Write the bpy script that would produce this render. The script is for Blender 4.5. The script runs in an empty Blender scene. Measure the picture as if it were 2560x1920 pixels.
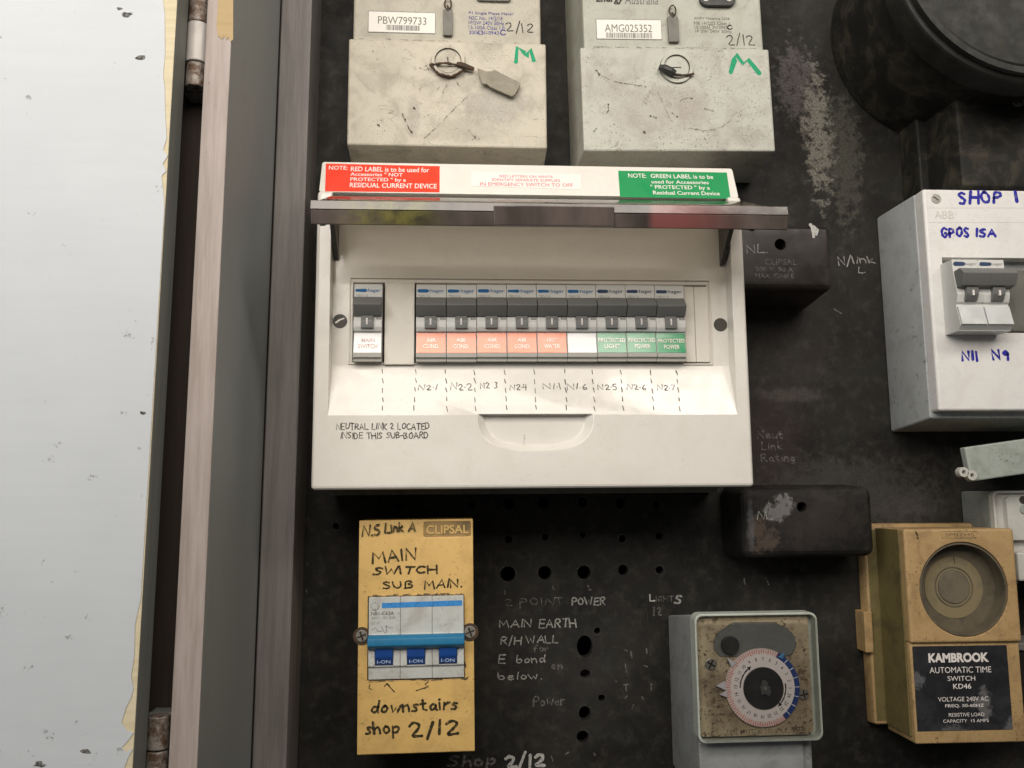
import bpy, bmesh, math, random
from mathutils import Vector, Matrix
rnd = random.Random(7)
S = 0.001                       # everything below is written in millimetres
R = math.radians
sc = bpy.context.scene
col = sc.collection

# ------------------------------------------------------------------ camera
YAW, PITCH, ROLL, FPX, DCAM = R(3.7), R(7.6), R(-0.48), 2147.0, 583.0
_f = Vector((math.sin(YAW)*math.cos(PITCH), math.cos(YAW)*math.cos(PITCH), math.sin(PITCH)))
_r = Vector((math.cos(YAW), -math.sin(YAW), 0)); _u = _r.cross(_f)
_r2 = math.cos(ROLL)*_r + math.sin(ROLL)*_u; _u2 = -math.sin(ROLL)*_r + math.cos(ROLL)*_u
cam = bpy.data.cameras.new('camera'); camo = bpy.data.objects.new('camera', cam); col.objects.link(camo)
cam.sensor_fit = 'HORIZONTAL'; cam.sensor_width = 36; cam.lens = 36*FPX/2560
cam.clip_start = 0.02; cam.clip_end = 50
m = Matrix((_r2, _u2, -_f)).transposed().to_4x4(); m.translation = Vector((0, -DCAM*S, 0)); camo.matrix_world = m
sc.camera = camo

# ------------------------------------------------------------------ world, lamps, exposure
world = bpy.data.worlds.new('World'); sc.world = world; world.use_nodes = True
world.node_tree.nodes['Background'].inputs[0].default_value = (1.0, 0.95, 0.88, 1)
world.node_tree.nodes['Background'].inputs[1].default_value = 0.05

def area(name, loc, target, sx, sy, watts, color):
    l = bpy.data.lights.new(name, 'AREA'); l.shape = 'RECTANGLE'; l.size = sx; l.size_y = sy
    l.energy = watts; l.color = color
    o = bpy.data.objects.new(name, l); col.objects.link(o); o.location = loc
    o.rotation_euler = (Vector(target)-Vector(loc)).to_track_quat('-Z', 'Y').to_euler()
    return o
# bright area behind the viewer as three unseen panels, sized to place glare, and cool daylight through the doorway on the left
WARM = (1.0, 0.93, 0.845)
area('unseen_light_panel', (-0.42, -0.90, 0.63), (-0.42, 0, 0.63), 1.04, 0.68, 14.5, WARM)
area('unseen_light_panel', (0.225, -0.90, 0.50), (0.225, 0, 0.50), 0.24, 0.42, 2.1, WARM)  # added lower panel, puts glare on the breaker labels
area('unseen_light_panel', (0.72, -0.90, 0.835), (0.72, 0, 0.835), 0.84, 0.27, 7.6, WARM)
area('doorway_light', (-1.0, -1.10, 0.35), (0.05, 0, 0.05), 0.7, 0.9, 2.6, (0.80, 0.91, 1.0))
sc.view_settings.view_transform = 'Standard'; sc.view_settings.look = 'None'
sc.view_settings.exposure = -0.12; sc.view_settings.gamma = 1.0

# ------------------------------------------------------------------ measuring: a sight line met at a known depth
def at(px, py, d):
    """where the sight line through photo pixel (px,py) meets the plane d mm in front of the board: (x,z) mm"""
    v = ((px-1280)/FPX)*_r2 - ((py-960)/FPX)*_u2 + _f
    t = (DCAM-d)/v.y
    return v.x*t, v.z*t

# ------------------------------------------------------------------ materials
class NT:
    def __init__(s, name):
        s.m = bpy.data.materials.new(name); s.m.use_nodes = True
        s.t = s.m.node_tree; s.n = s.t.nodes; s.l = s.t.links
        s.b = s.n['Principled BSDF']; s.out = s.n['Material Output']
        tc = s.n.new('ShaderNodeTexCoord'); mp = s.n.new('ShaderNodeMapping')
        mp.inputs['Scale'].default_value = (1000, 1000, 1000)
        s.l.new(tc.outputs['Object'], mp.inputs['Vector']); s.v = mp.outputs[0]
    def sock(s, inp, val):
        if isinstance(val, (int, float)): inp.default_value = val
        elif isinstance(val, tuple): inp.default_value = val if len(val) == 4 else (*val, 1)
        else: s.l.new(val, inp)
    def noise(s, scale, detail=4, rough=.55, stretch=None, off=(0,0,0), dist=0):
        v = s.v
        if stretch or off != (0,0,0):
            mp = s.n.new('ShaderNodeMapping'); mp.inputs['Scale'].default_value = stretch or (1,1,1)
            mp.inputs['Location'].default_value = off
            s.l.new(v, mp.inputs['Vector']); v = mp.outputs[0]
        n = s.n.new('ShaderNodeTexNoise'); n.inputs['Scale'].default_value = scale
        n.inputs['Detail'].default_value = detail; n.inputs['Roughness'].default_value = rough
        n.inputs['Distortion'].default_value = dist
        s.l.new(v, n.inputs['Vector']); return n.outputs[0]
    def ramp(s, x, lo, hi, a=0., b=1.):
        n = s.n.new('ShaderNodeMapRange'); n.interpolation_type = 'SMOOTHSTEP'
        s.sock(n.inputs[0], x); n.inputs[1].default_value = lo; n.inputs[2].default_value = hi
        n.inputs[3].default_value = a; n.inputs[4].default_value = b; return n.outputs[0]
    def math(s, op, a, b=0.):
        n = s.n.new('ShaderNodeMath'); n.operation = op; s.sock(n.inputs[0], a); s.sock(n.inputs[1], b); return n.outputs[0]
    def mix(s, f, a, b):
        n = s.n.new('ShaderNodeMix'); n.data_type = 'RGBA'; s.sock(n.inputs[0], f)
        s.sock(n.inputs[6], a); s.sock(n.inputs[7], b); return n.outputs[2]
    def xyz(s):
        n = s.n.new('ShaderNodeSeparateXYZ'); s.l.new(s.v, n.inputs[0]); return n.outputs
    def bloom(s, c, cx, cz, rx, rz, amt, colr, edge=3.4, fine=.55):
        x, y, z = s.xyz(); a = s.math('DIVIDE', s.math('SUBTRACT', x, cx), rx); b = s.math('DIVIDE', s.math('SUBTRACT', z, cz), rz)
        d = s.math('ADD', s.math('MULTIPLY', a, a), s.math('MULTIPLY', b, b))
        d = s.math('ADD', d, s.math('MULTIPLY', s.math('SUBTRACT', s.noise(.16, 6, .7, off=(cx, 0, cz)), .5), edge))
        f = s.math('MULTIPLY', s.ramp(d, .15, 1.2, 1, 0), s.ramp(s.noise(.7, 4, .7), .34, .6, fine, 1))
        return s.mix(s.math('MULTIPLY', f, amt), c, colr)
    def bump(s, h, strength, dist):
        n = s.n.new('ShaderNodeBump'); n.inputs['Strength'].default_value = strength
        n.inputs['Distance'].default_value = dist*S; s.l.new(h, n.inputs['Height']); s.l.new(n.outputs[0], s.b.inputs['Normal'])

def plastic(name, c, rough=.45, dirt=(.12,.10,.08), film=0., speck=0., lines=0., tone=.05, bump=.15, spec=.5, coat=0., seed=0., grain=.08, speck_scale=.55, blooms=(), cover=.40, sth=.575):
    t = NT(name); o = (seed*37.1, seed*11.7, seed*23.3)
    cc = tuple(c)
    big = t.noise(.035, 5, .6, off=o)
    colr = t.mix(t.ramp(big, .3, .7, 0, tone*4), cc, tuple(x*(1-tone*3) for x in cc))
    if grain:
        g = t.noise(2.2, 2, .6, off=o)
        colr = t.mix(t.ramp(g, .35, .75, 0, grain*3), colr, tuple(x*.72 for x in cc))
    if film:
        colr = t.mix(t.ramp(t.noise(.06, 7, .68, off=o, dist=.6), .42, .72, 0, film), colr, dirt)
    if speck:
        msk = t.ramp(t.noise(.045, 4, .6, off=(o[0]+9, o[1], o[2])), cover, cover+.22)
        sp = t.ramp(t.noise(speck_scale, 4, .65, off=o), sth, sth+.09)
        colr = t.mix(t.math('MULTIPLY', t.math('MULTIPLY', sp, msk), speck), colr, tuple(x*.5 for x in dirt))
    if lines:
        a = t.math('ABSOLUTE', t.math('SUBTRACT', t.noise(.028, 7, .62, off=(o[0]+3, o[1]+5, o[2]), dist=.9), .5))
        msk = t.ramp(t.noise(.05, 5, .7, off=(o[0]+30, o[1], o[2])), .50, .62)
        colr = t.mix(t.math('MULTIPLY', t.math('MULTIPLY', t.ramp(a, .0, .011, 1, 0), msk), lines), colr, tuple(x*.45 for x in dirt))
    for bl in blooms: colr = t.bloom(colr, *bl)
    t.sock(t.b.inputs['Base Color'], colr)
    rr = t.ramp(t.noise(.12, 5, .6, off=o), .3, .7, max(.03, rough-.07), min(1, rough+.1))
    t.sock(t.b.inputs['Roughness'], rr)
    t.b.inputs['Specular IOR Level'].default_value = spec
    if coat:
        t.b.inputs['Coat Weight'].default_value = coat; t.b.inputs['Coat Roughness'].default_value = .12
    if bump: t.bump(t.noise(.8, 4, .6, off=o), bump, .15)
    return t.m

def ink(name, c, worn=0., rough=.6, scale=.55, amax=1.):
    t = NT(name); t.sock(t.b.inputs['Base Color'], tuple(c)); t.b.inputs['Roughness'].default_value = rough
    t.b.inputs['Specular IOR Level'].default_value = .25
    if worn:
        a = t.ramp(t.noise(scale, 5, .7), .5-.16*(1-worn)-.14, .5+.12*worn, (1-.95*worn if worn > .5 else .35)*amax, amax)
        t.sock(t.b.inputs['Alpha'], a)
    return t.m

def panel_material():
    t = NT('black bakelite board'); x, y, z = t.xyz()
    c = t.mix(t.ramp(t.noise(.016, 6, .6), .35, .65), (.0115, .0108, .0096), (.027, .0248, .0215))
    c = t.mix(t.ramp(t.noise(.05, 6, .65, off=(40,0,0)), .48, .72, 0, .55), c, (.026, .020, .0175))
    c = t.mix(t.ramp(t.noise(1.6, 3, .6), .35, .8, 0, .5), c, (.007, .0068, .006))
    c = t.mix(t.ramp(t.noise(.11, 6, .7, off=(11,0,70)), .46, .74, 0, .7), c, (.055, .050, .043))
    c = t.mix(t.ramp(t.noise(.035, 5, .65, off=(90,0,20)), .50, .68, 0, .5), c, (.021, .024, .019))
    # dry salt bloom to the left of the round meter, dust elsewhere
    for a in ((264,262,11,50,.85,(.26,.245,.205),8,.3),(250,302,17,32,.5,(.17,.15,.145),8,.3),(282,245,14,52,.5,(.12,.115,.092),7,.4),(270,0,75,32,.45,(.085,.079,.072)),(235,70,26,6,.5,(.11,.10,.09)),(240,120,30,70,.25,(.07,.055,.05)),(215,40,30,40,.2,(.09,.05,.045)),(60,-95,60,60,.15,(.05,.05,.05))):
        c = t.bloom(c, *a)
    scr = t.math('MULTIPLY', t.ramp(t.noise(.55, 4, .6, stretch=(1, 1, .05), off=(3,0,8)), .64, .70), t.ramp(t.noise(.02, 3, .6, off=(60,0,0)), .5, .62))
    c = t.mix(t.math('MULTIPLY', scr, .45), c, (.075, .07, .062))
    spk = t.math('MULTIPLY', t.ramp(t.noise(.42, 3, .6, off=(80,0,3)), .70, .76), .35)
    c = t.mix(spk, c, (.16, .15, .135))
    t.sock(t.b.inputs['Base Color'], c)
    t.sock(t.b.inputs['Roughness'], t.ramp(t.noise(.05, 5, .6), .3, .7, .5, .72))
    t.b.inputs['Specular IOR Level'].default_value = .22
    t.bump(t.noise(.6, 5, .65), .35, .35)
    return t.m

def wood_paint(name, c, c2, streak=.5, rough=.55, chips=None, vert=True):
    t = NT(name); st = (1, 1, .06) if vert else (.06, 1, 1)
    k = t.mix(t.ramp(t.noise(.30, 5, .65, stretch=st), .35, .7, 0, streak), tuple(c), tuple(c2))
    k = t.mix(t.ramp(t.noise(.02, 5, .6), .35, .7, 0, .35), k, tuple(.5*(a+b) for a, b in zip(c, c2)))
    k = t.mix(t.math('MULTIPLY', t.ramp(t.noise(.45, 4, .7), .66, .74), .5), k, tuple(x*.3 for x in c2))
    t.sock(t.b.inputs['Base Color'], k); t.b.inputs['Roughness'].default_value = rough
    t.bump(t.noise(.9, 4, .6, stretch=st), .35, .25)
    return t.m

def metal(name, c, rough=.4, rust=0., rustc=(.10,.05,.025)):
    t = NT(name); k = t.mix(t.ramp(t.noise(.5, 5, .6), .35, .7, 0, .5), tuple(c), tuple(x*.6 for x in c))
    if rust: k = t.mix(t.ramp(t.noise(.22, 6, .7), .5-.2*rust, .62, 0, .95), k, rustc)
    t.sock(t.b.inputs['Base Color'], k); t.b.inputs['Metallic'].default_value = .75 if not rust else .35
    t.b.inputs['Roughness'].default_value = rough; t.bump(t.noise(.7, 4, .6), .3, .2)
    return t.m

def door_white():
    t = NT('white door paint'); x, y, z = t.xyz()
    c = t.mix(t.ramp(t.noise(.25, 5, .6, stretch=(.08, 1, 1)), .35, .7, 0, .6), (.49, .515, .54), (.465, .49, .515))
    c = t.mix(t.ramp(t.noise(.014, 4, .6), .4, .7, 0, .4), c, (.44, .465, .49))
    c = t.mix(t.math('MULTIPLY', t.ramp(t.noise(.10, 5, .75, off=(5,0,9)), .655, .70), .75), c, (.16, .155, .15))
    t.sock(t.b.inputs['Base Color'], c); t.b.inputs['Roughness'].default_value = .5
    t.bump(t.noise(.5, 5, .65, stretch=(.12, 1, 1)), .18, .25); return t.m

def clear(name, tint=(1,1,1), gloss=.10, rough=.08):
    t = NT(name); t.n.remove(t.b)
    tr = t.n.new('ShaderNodeBsdfTransparent'); tr.inputs[0].default_value = (*tint, 1)
    gl = t.n.new('ShaderNodeBsdfGlossy'); gl.inputs['Roughness'].default_value = rough
    fr = t.n.new('ShaderNodeFresnel'); fr.inputs[0].default_value = 1.4
    mx = t.n.new('ShaderNodeMixShader'); t.l.new(fr.outputs[0], mx.inputs[0])
    t.l.new(tr.outputs[0], mx.inputs[1]); t.l.new(gl.outputs[0], mx.inputs[2]); t.l.new(mx.outputs[0], t.out.inputs[0])
    return t.m

def visor_material():
    t = NT('smoky door plastic'); x, y, z = t.xyz()
    n = t.noise(.022, 4, .6, stretch=(1, 1, .3)); c = t.mix(t.ramp(n, .38, .66), (.038, .032, .028), (.125, .10, .09))
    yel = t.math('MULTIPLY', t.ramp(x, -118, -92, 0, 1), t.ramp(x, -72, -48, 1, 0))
    c = t.mix(t.math('MULTIPLY', yel, t.ramp(t.noise(.10, 5, .7), .35, .65, .1, .6)), c, (.22, .20, .05))  # yellow reflection on the lip, painted into the plastic by position
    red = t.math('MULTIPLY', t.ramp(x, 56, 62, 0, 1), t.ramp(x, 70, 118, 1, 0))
    c = t.mix(t.math('MULTIPLY', red, .7), c, (.26, .085, .08))  # red reflection on the lip, likewise painted in
    t.sock(t.b.inputs['Base Color'], c); t.b.inputs['Roughness'].default_value = .11
    t.b.inputs['Specular IOR Level'].default_value = .7
    t.bump(t.noise(.05, 3, .5), .2, .5); return t.m

M = dict(
 panel=panel_material(), door=door_white(),
 cream_wood=wood_paint('bare cream wood', (.60,.53,.37), (.48,.40,.25), .7, .75, vert=False),
 grey_edge=wood_paint('grey door edge paint', (.22,.23,.21), (.15,.15,.135), .6),
 jamb=wood_paint('grey green reveal paint', (.30,.315,.308), (.255,.265,.257), .3),
 pink=wood_paint('pinkish white frame paint', (.37,.315,.29), (.225,.18,.155), .75),
 raw=wood_paint('bare frame wood', (.42,.31,.16), (.33,.235,.11), .6, .75, vert=False),
 mauve=wood_paint('mauve grey batten paint', (.225,.205,.194), (.14,.127,.118), .85),
 dark_wood=wood_paint('dark brown post wood', (.042,.028,.021), (.022,.015,.011), .6, .8),
 rust=metal('painted rusty hinge', (.34,.31,.28), .6, .55), hinge=plastic('white hinge paint', (.56,.52,.49), .35, film=.25, seed=3),
 cream=plastic('meter cream plastic', (.505,.465,.375), .5, dirt=(.24,.21,.165), film=.55, speck=.9, lines=.8, seed=1, speck_scale=.8, blooms=((32,28,26,14,.55,(.25,.235,.21)),(12,12,30,10,.4,(.27,.245,.20)),(-22,22,5,14,.5,(.22,.2,.17)),(2,44,20,9,.5,(.24,.22,.18)),(-40,55,16,16,.3,(.3,.27,.21)))),
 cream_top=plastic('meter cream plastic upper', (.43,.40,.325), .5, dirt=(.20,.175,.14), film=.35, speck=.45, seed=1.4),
 pale=plastic('meter grey green plastic', (.45,.45,.39), .5, dirt=(.27,.23,.20), film=.55, speck=1., lines=.9, seed=5.2, speck_scale=.8, cover=.34, blooms=((-15,28,40,20,.5,(.30,.26,.225)),(10,30,14,16,.5,(.28,.24,.21)),(45,10,14,8,.5,(.25,.215,.18)),(-45,45,14,12,.4,(.29,.25,.21)))),
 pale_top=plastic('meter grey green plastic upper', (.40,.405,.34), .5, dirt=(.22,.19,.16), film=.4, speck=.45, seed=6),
 ivory=plastic('ivory enclosure plastic', (.745,.715,.66), .11, dirt=(.50,.43,.35), film=.14, speck=.12, tone=.02, bump=.03, grain=.02, seed=2),
 ivory_matt=plastic('ivory filler plastic', (.68,.64,.56), .34, tone=.03, bump=.03, grain=.03, seed=2.5),
 white=plastic('white enclosure plastic', (.76,.745,.72), .3, dirt=(.35,.30,.27), film=.16, speck=.15, tone=.02, bump=.05, grain=.02, seed=8),
 white_shaded=plastic('shaded white enclosure base plastic', (.44,.46,.455), .4, dirt=(.15,.14,.13), film=.3, speck=.55, tone=.04, bump=.06, seed=9, speck_scale=.22),  # white box's base greyed: the side's weaker, cooler light is in the colour
 mcb=plastic('grey breaker plastic', (.60,.60,.575), .38, tone=.02, bump=.03, grain=.03, seed=4),
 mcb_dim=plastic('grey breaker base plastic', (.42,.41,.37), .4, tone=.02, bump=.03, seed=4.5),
 toggle=plastic('dark grey toggle plastic', (.165,.165,.16), .36, tone=.03, bump=.05, seed=4.2),
 lab_red=plastic('red label', (.88,.17,.03), .16, tone=.02, bump=0, grain=0, coat=1), lab_green=plastic('green label', (.03,.30,.12), .16, tone=.02, bump=0, grain=0, coat=1),
 lab_grey=plastic('empty grey label window', (.46,.475,.47), .3, tone=.02, bump=0, grain=.02),
 lab_white=plastic('white label', (.70,.69,.68), .16, tone=.02, bump=0, grain=0, coat=1),
 stick_red=plastic('red sticker', (.85,.05,.02), .45, tone=.02, bump=0, grain=.02), stick_green=plastic('green sticker', (.012,.27,.085), .45, tone=.02, bump=0, grain=.02),
 stick_white=plastic('pinkish white sticker', (.80,.745,.71), .4, tone=.01, bump=0, grain=.01),
 paper=plastic('label paper', (.74,.715,.66), .6, tone=.02, bump=0, grain=.04),
 yellow=plastic('yellow bakelite', (.72,.475,.165), .45, dirt=(.30,.17,.06), film=.32, speck=.5, seed=11),
 yellow_dark=plastic('grimy yellow bakelite', (.36,.235,.09), .5, dirt=(.10,.07,.03), film=.75, speck=.6, seed=12),
 tan=plastic('tan time switch plastic', (.47,.315,.145), .5, dirt=(.19,.115,.055), film=.6, speck=.85, seed=13, blooms=((25,45,30,10,.35,(.24,.15,.075)),(5,118,34,8,.3,(.26,.16,.08)))),
 olive=plastic('olive side plastic', (.17,.135,.05), .55, dirt=(.05,.04,.02), film=.6, speck=.4, seed=14),  # side plastic, a darker olive than the front
 nb_white=plastic('white breaker plastic', (.56,.575,.545), .4, dirt=(.22,.18,.15), film=.4, speck=.45, tone=.03, seed=15),
 nb_blue=plastic('teal blue handle plastic', (.012,.17,.34), .4, dirt=(.03,.06,.08), film=.4, seed=16), nb_rocker=plastic('blue rocker plastic', (.014,.075,.32), .4, dirt=(.02,.03,.08), film=.4, seed=17),
 bar_blue=ink('printed blue bar', (.05,.26,.62), .25, .5), bakelite=plastic('black bakelite', (.019,.0145,.012), .42, spec=.35, dirt=(.06,.05,.045), film=.35, tone=.1, seed=18),
 bakelite_dust=plastic('dusty black bakelite', (.0135,.0125,.0115), .6, spec=.22, dirt=(.045,.039,.036), film=.5, tone=.1, seed=21, blooms=((-21,8,9,8,.85,(.24,.235,.235),7,.75),(-32,-8,10,12,.6,(.12,.085,.065),6,.8),(-40,-4,2.5,18,.5,(.15,.15,.16)),(0,0,40,20,.3,(.07,.055,.05)))),
 iron=plastic('black japanned meter case', (.015,.0145,.0125), .6, dirt=(.065,.055,.04), film=.85, tone=.1, seed=19, spec=.25), iron_gloss=plastic('black meter cover', (.013,.0135,.0115), .5, dirt=(.035,.032,.026), film=.7, seed=20, spec=.3),
 steel=metal('zinc screw', (.42,.41,.37), .4), dull=metal('dull lead seal', (.30,.28,.24), .6), wire=metal('rusted seal wire', (.07,.055,.04), .7, .5),
 seal_tag=plastic('grey seal tag', (.155,.15,.13), .55, dirt=(.06,.05,.04), film=.5, seed=22), lead=plastic('beige lead seal', (.27,.245,.185), .6, dirt=(.12,.10,.07), film=.5, speck=.4, seed=23),
 grey_box=plastic('grey timer case', (.29,.30,.295), .45, dirt=(.10,.095,.085), film=.5, speck=.5, seed=24), rim=plastic('pale rim', (.52,.56,.50), .4, dirt=(.2,.2,.15), film=.3, seed=25),
 plate=plastic('beige speckled plate', (.48,.40,.26), .5, dirt=(.14,.09,.055), film=.6, speck=1.0, seed=26, speck_scale=.42, cover=.37, sth=.53, blooms=((-24,30,14,12,.6,(.11,.07,.045)),(26,28,12,30,.5,(.16,.10,.06)),(-10,14,20,8,.4,(.16,.11,.06)))), window=plastic('grey dial window', (.17,.175,.165), .3, dirt=(.09,.085,.075), film=.4, speck=.5, seed=27),
 dial=plastic('white dial', (.80,.735,.70), .5, tone=.02, bump=0, grain=.03), dial_red=plastic('pale pink dial ring', (.80,.69,.63), .5, tone=.1, bump=0), dial_blue=plastic('blue dial ring', (.022,.06,.21), .4, bump=0),
 black=plastic('black knob', (.018,.018,.017), .5, dirt=(.06,.055,.05), film=.4), hub=plastic('grey hub', (.085,.085,.083), .6, dirt=(.05,.05,.05), film=.6),
 tripper=plastic('white tripper', (.62,.60,.64), .4, bump=0), tripper_blue=plastic('blue tripper', (.10,.30,.60), .4, bump=0),
 label_black=plastic('black printed plate', (.016,.017,.020), .4, dirt=(.05,.05,.056), film=.5, tone=.05, bump=0, seed=28, blooms=((-31,38,5,6,.7,(.16,.16,.17),6,.75),(11,24,7,8,.7,(.19,.185,.18),7,.75),(29,10,7,7,.7,(.16,.16,.17),6,.75),(-10,8,8,4,.6,(.15,.145,.14),6,.75))),
 gadget=plastic('grey green cover', (.36,.40,.36), .5, dirt=(.12,.12,.10), film=.4, speck=.6, seed=30), gadget_dark=plastic('grey green box', (.20,.215,.195), .5, dirt=(.07,.07,.06), film=.5, speck=.5, seed=31),
 outlet=plastic('white outlet plastic', (.56,.55,.51), .4, dirt=(.2,.18,.15), film=.3, seed=32), gold=plastic('dim cup', (.135,.112,.075), .5, dirt=(.05,.043,.033), film=.7, speck=.3, seed=33), gold_knob=plastic('dull dial knob', (.165,.138,.095), .5, dirt=(.06,.055,.045), film=.5, seed=35), gold_ring=plastic('pale dial ring', (.24,.195,.11), .4, dirt=(.11,.10,.075), film=.5, seed=34),
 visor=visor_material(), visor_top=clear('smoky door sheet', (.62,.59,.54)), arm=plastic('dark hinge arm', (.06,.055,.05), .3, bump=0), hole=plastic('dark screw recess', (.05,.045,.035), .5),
 pane=clear('clear pane'),
 i_black=ink('black pen', (.035,.032,.028), .25), i_pencil=ink('thin black pen', (.075,.062,.055), .6, scale=.35), i_marker=ink('black marker', (.032,.027,.014), .62, scale=.4), i_blue=ink('blue marker', (.022,.022,.33), .35, scale=.4), i_print=ink('grey print', (.16,.15,.14), .3), i_printblue=ink('blue print', (.06,.06,.26), .3),
 i_green=ink('green marker', (.012,.30,.145), .12), i_white=ink('white print', (.75,.70,.66)), i_pale=plastic('faded white print', (.88,.79,.68), .16, tone=0, bump=0, grain=0, coat=1), i_red=ink('red print', (.66,.10,.10), .12), i_fadered=plastic('faded red print', (.52,.30,.26), .16, tone=0, bump=0, grain=0, coat=1), i_logo=ink('blue logo', (.012,.13,.34)), i_logo2=ink('dark blue logo', (.035,.06,.13)), i_grey=ink('pale grey print', (.30,.29,.27), .5),
 i_chalk=ink('white paint writing', (.40,.39,.36), .7, .8, .8, .85), i_chalk2=ink('faint paint writing', (.26,.245,.225), .95, .8, .45, .6), i_chalk3=ink('bold paint writing', (.55,.54,.51), .6, .8, .7, .85), i_dial=ink('dial numerals', (.03,.03,.03)), i_lightblue=ink('pale blue print', (.45,.55,.75), .2), i_grime=ink('grime', (.08,.068,.05), .85, .9, .7, .62), i_faint=ink('faint grime and outline', (.12,.10,.075), .6, .9, .5, .55), i_paint=ink('white paint daub', (.50,.47,.40), .55, .8, .5), i_bluewhite=ink('white dial mark', (.7,.7,.75)), i_wire=ink('dark mark', (.03,.025,.02), .3),
 i_chalk4=ink('faint rim wear', (.10,.095,.085), .9, .8, .6, .6), i_emboss=ink('moulded relief shade', (.60,.575,.54), .3),
 light_mark=ink('pale scrape', (.42,.41,.38), .4),
)

# ------------------------------------------------------------------ mesh helpers
class T:
    """a thing: an Empty on the board that its parts hang from; u right, v up, w out of the board, all mm"""
    def __init__(s, name, label, cat, x, z, rot=0., group=None, kind=None, d=0.):
        s.o = bpy.data.objects.new(name, None); col.objects.link(s.o); s.o.empty_display_size = .01
        s.x, s.z, s.rot, s.d = x, z, R(rot), d
        s.o.location = (x*S, -d*S, z*S); s.o.rotation_euler = (0, -s.rot, 0)
        if kind: s.o['kind'] = kind
        if label: s.o['label'] = label
        if cat: s.o['category'] = cat
        if group: s.o['group'] = group
    def L(s, px, py, d):
        x, z = at(px, py, d); x -= s.x; z -= s.z; c, n = math.cos(s.rot), math.sin(s.rot)
        return c*x+n*z, -n*x+c*z
    def box(s, x0, y0, x1, y1, d):          # photo rectangle at depth d -> u0,u1,v0,v1
        a = s.L(x0, y0, d); b = s.L(x1, y1, d); c = s.L(x0, y1, d); e = s.L(x1, y0, d)
        return (a[0]+c[0])/2, (b[0]+e[0])/2, (b[1]+c[1])/2, (a[1]+e[1])/2

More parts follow.
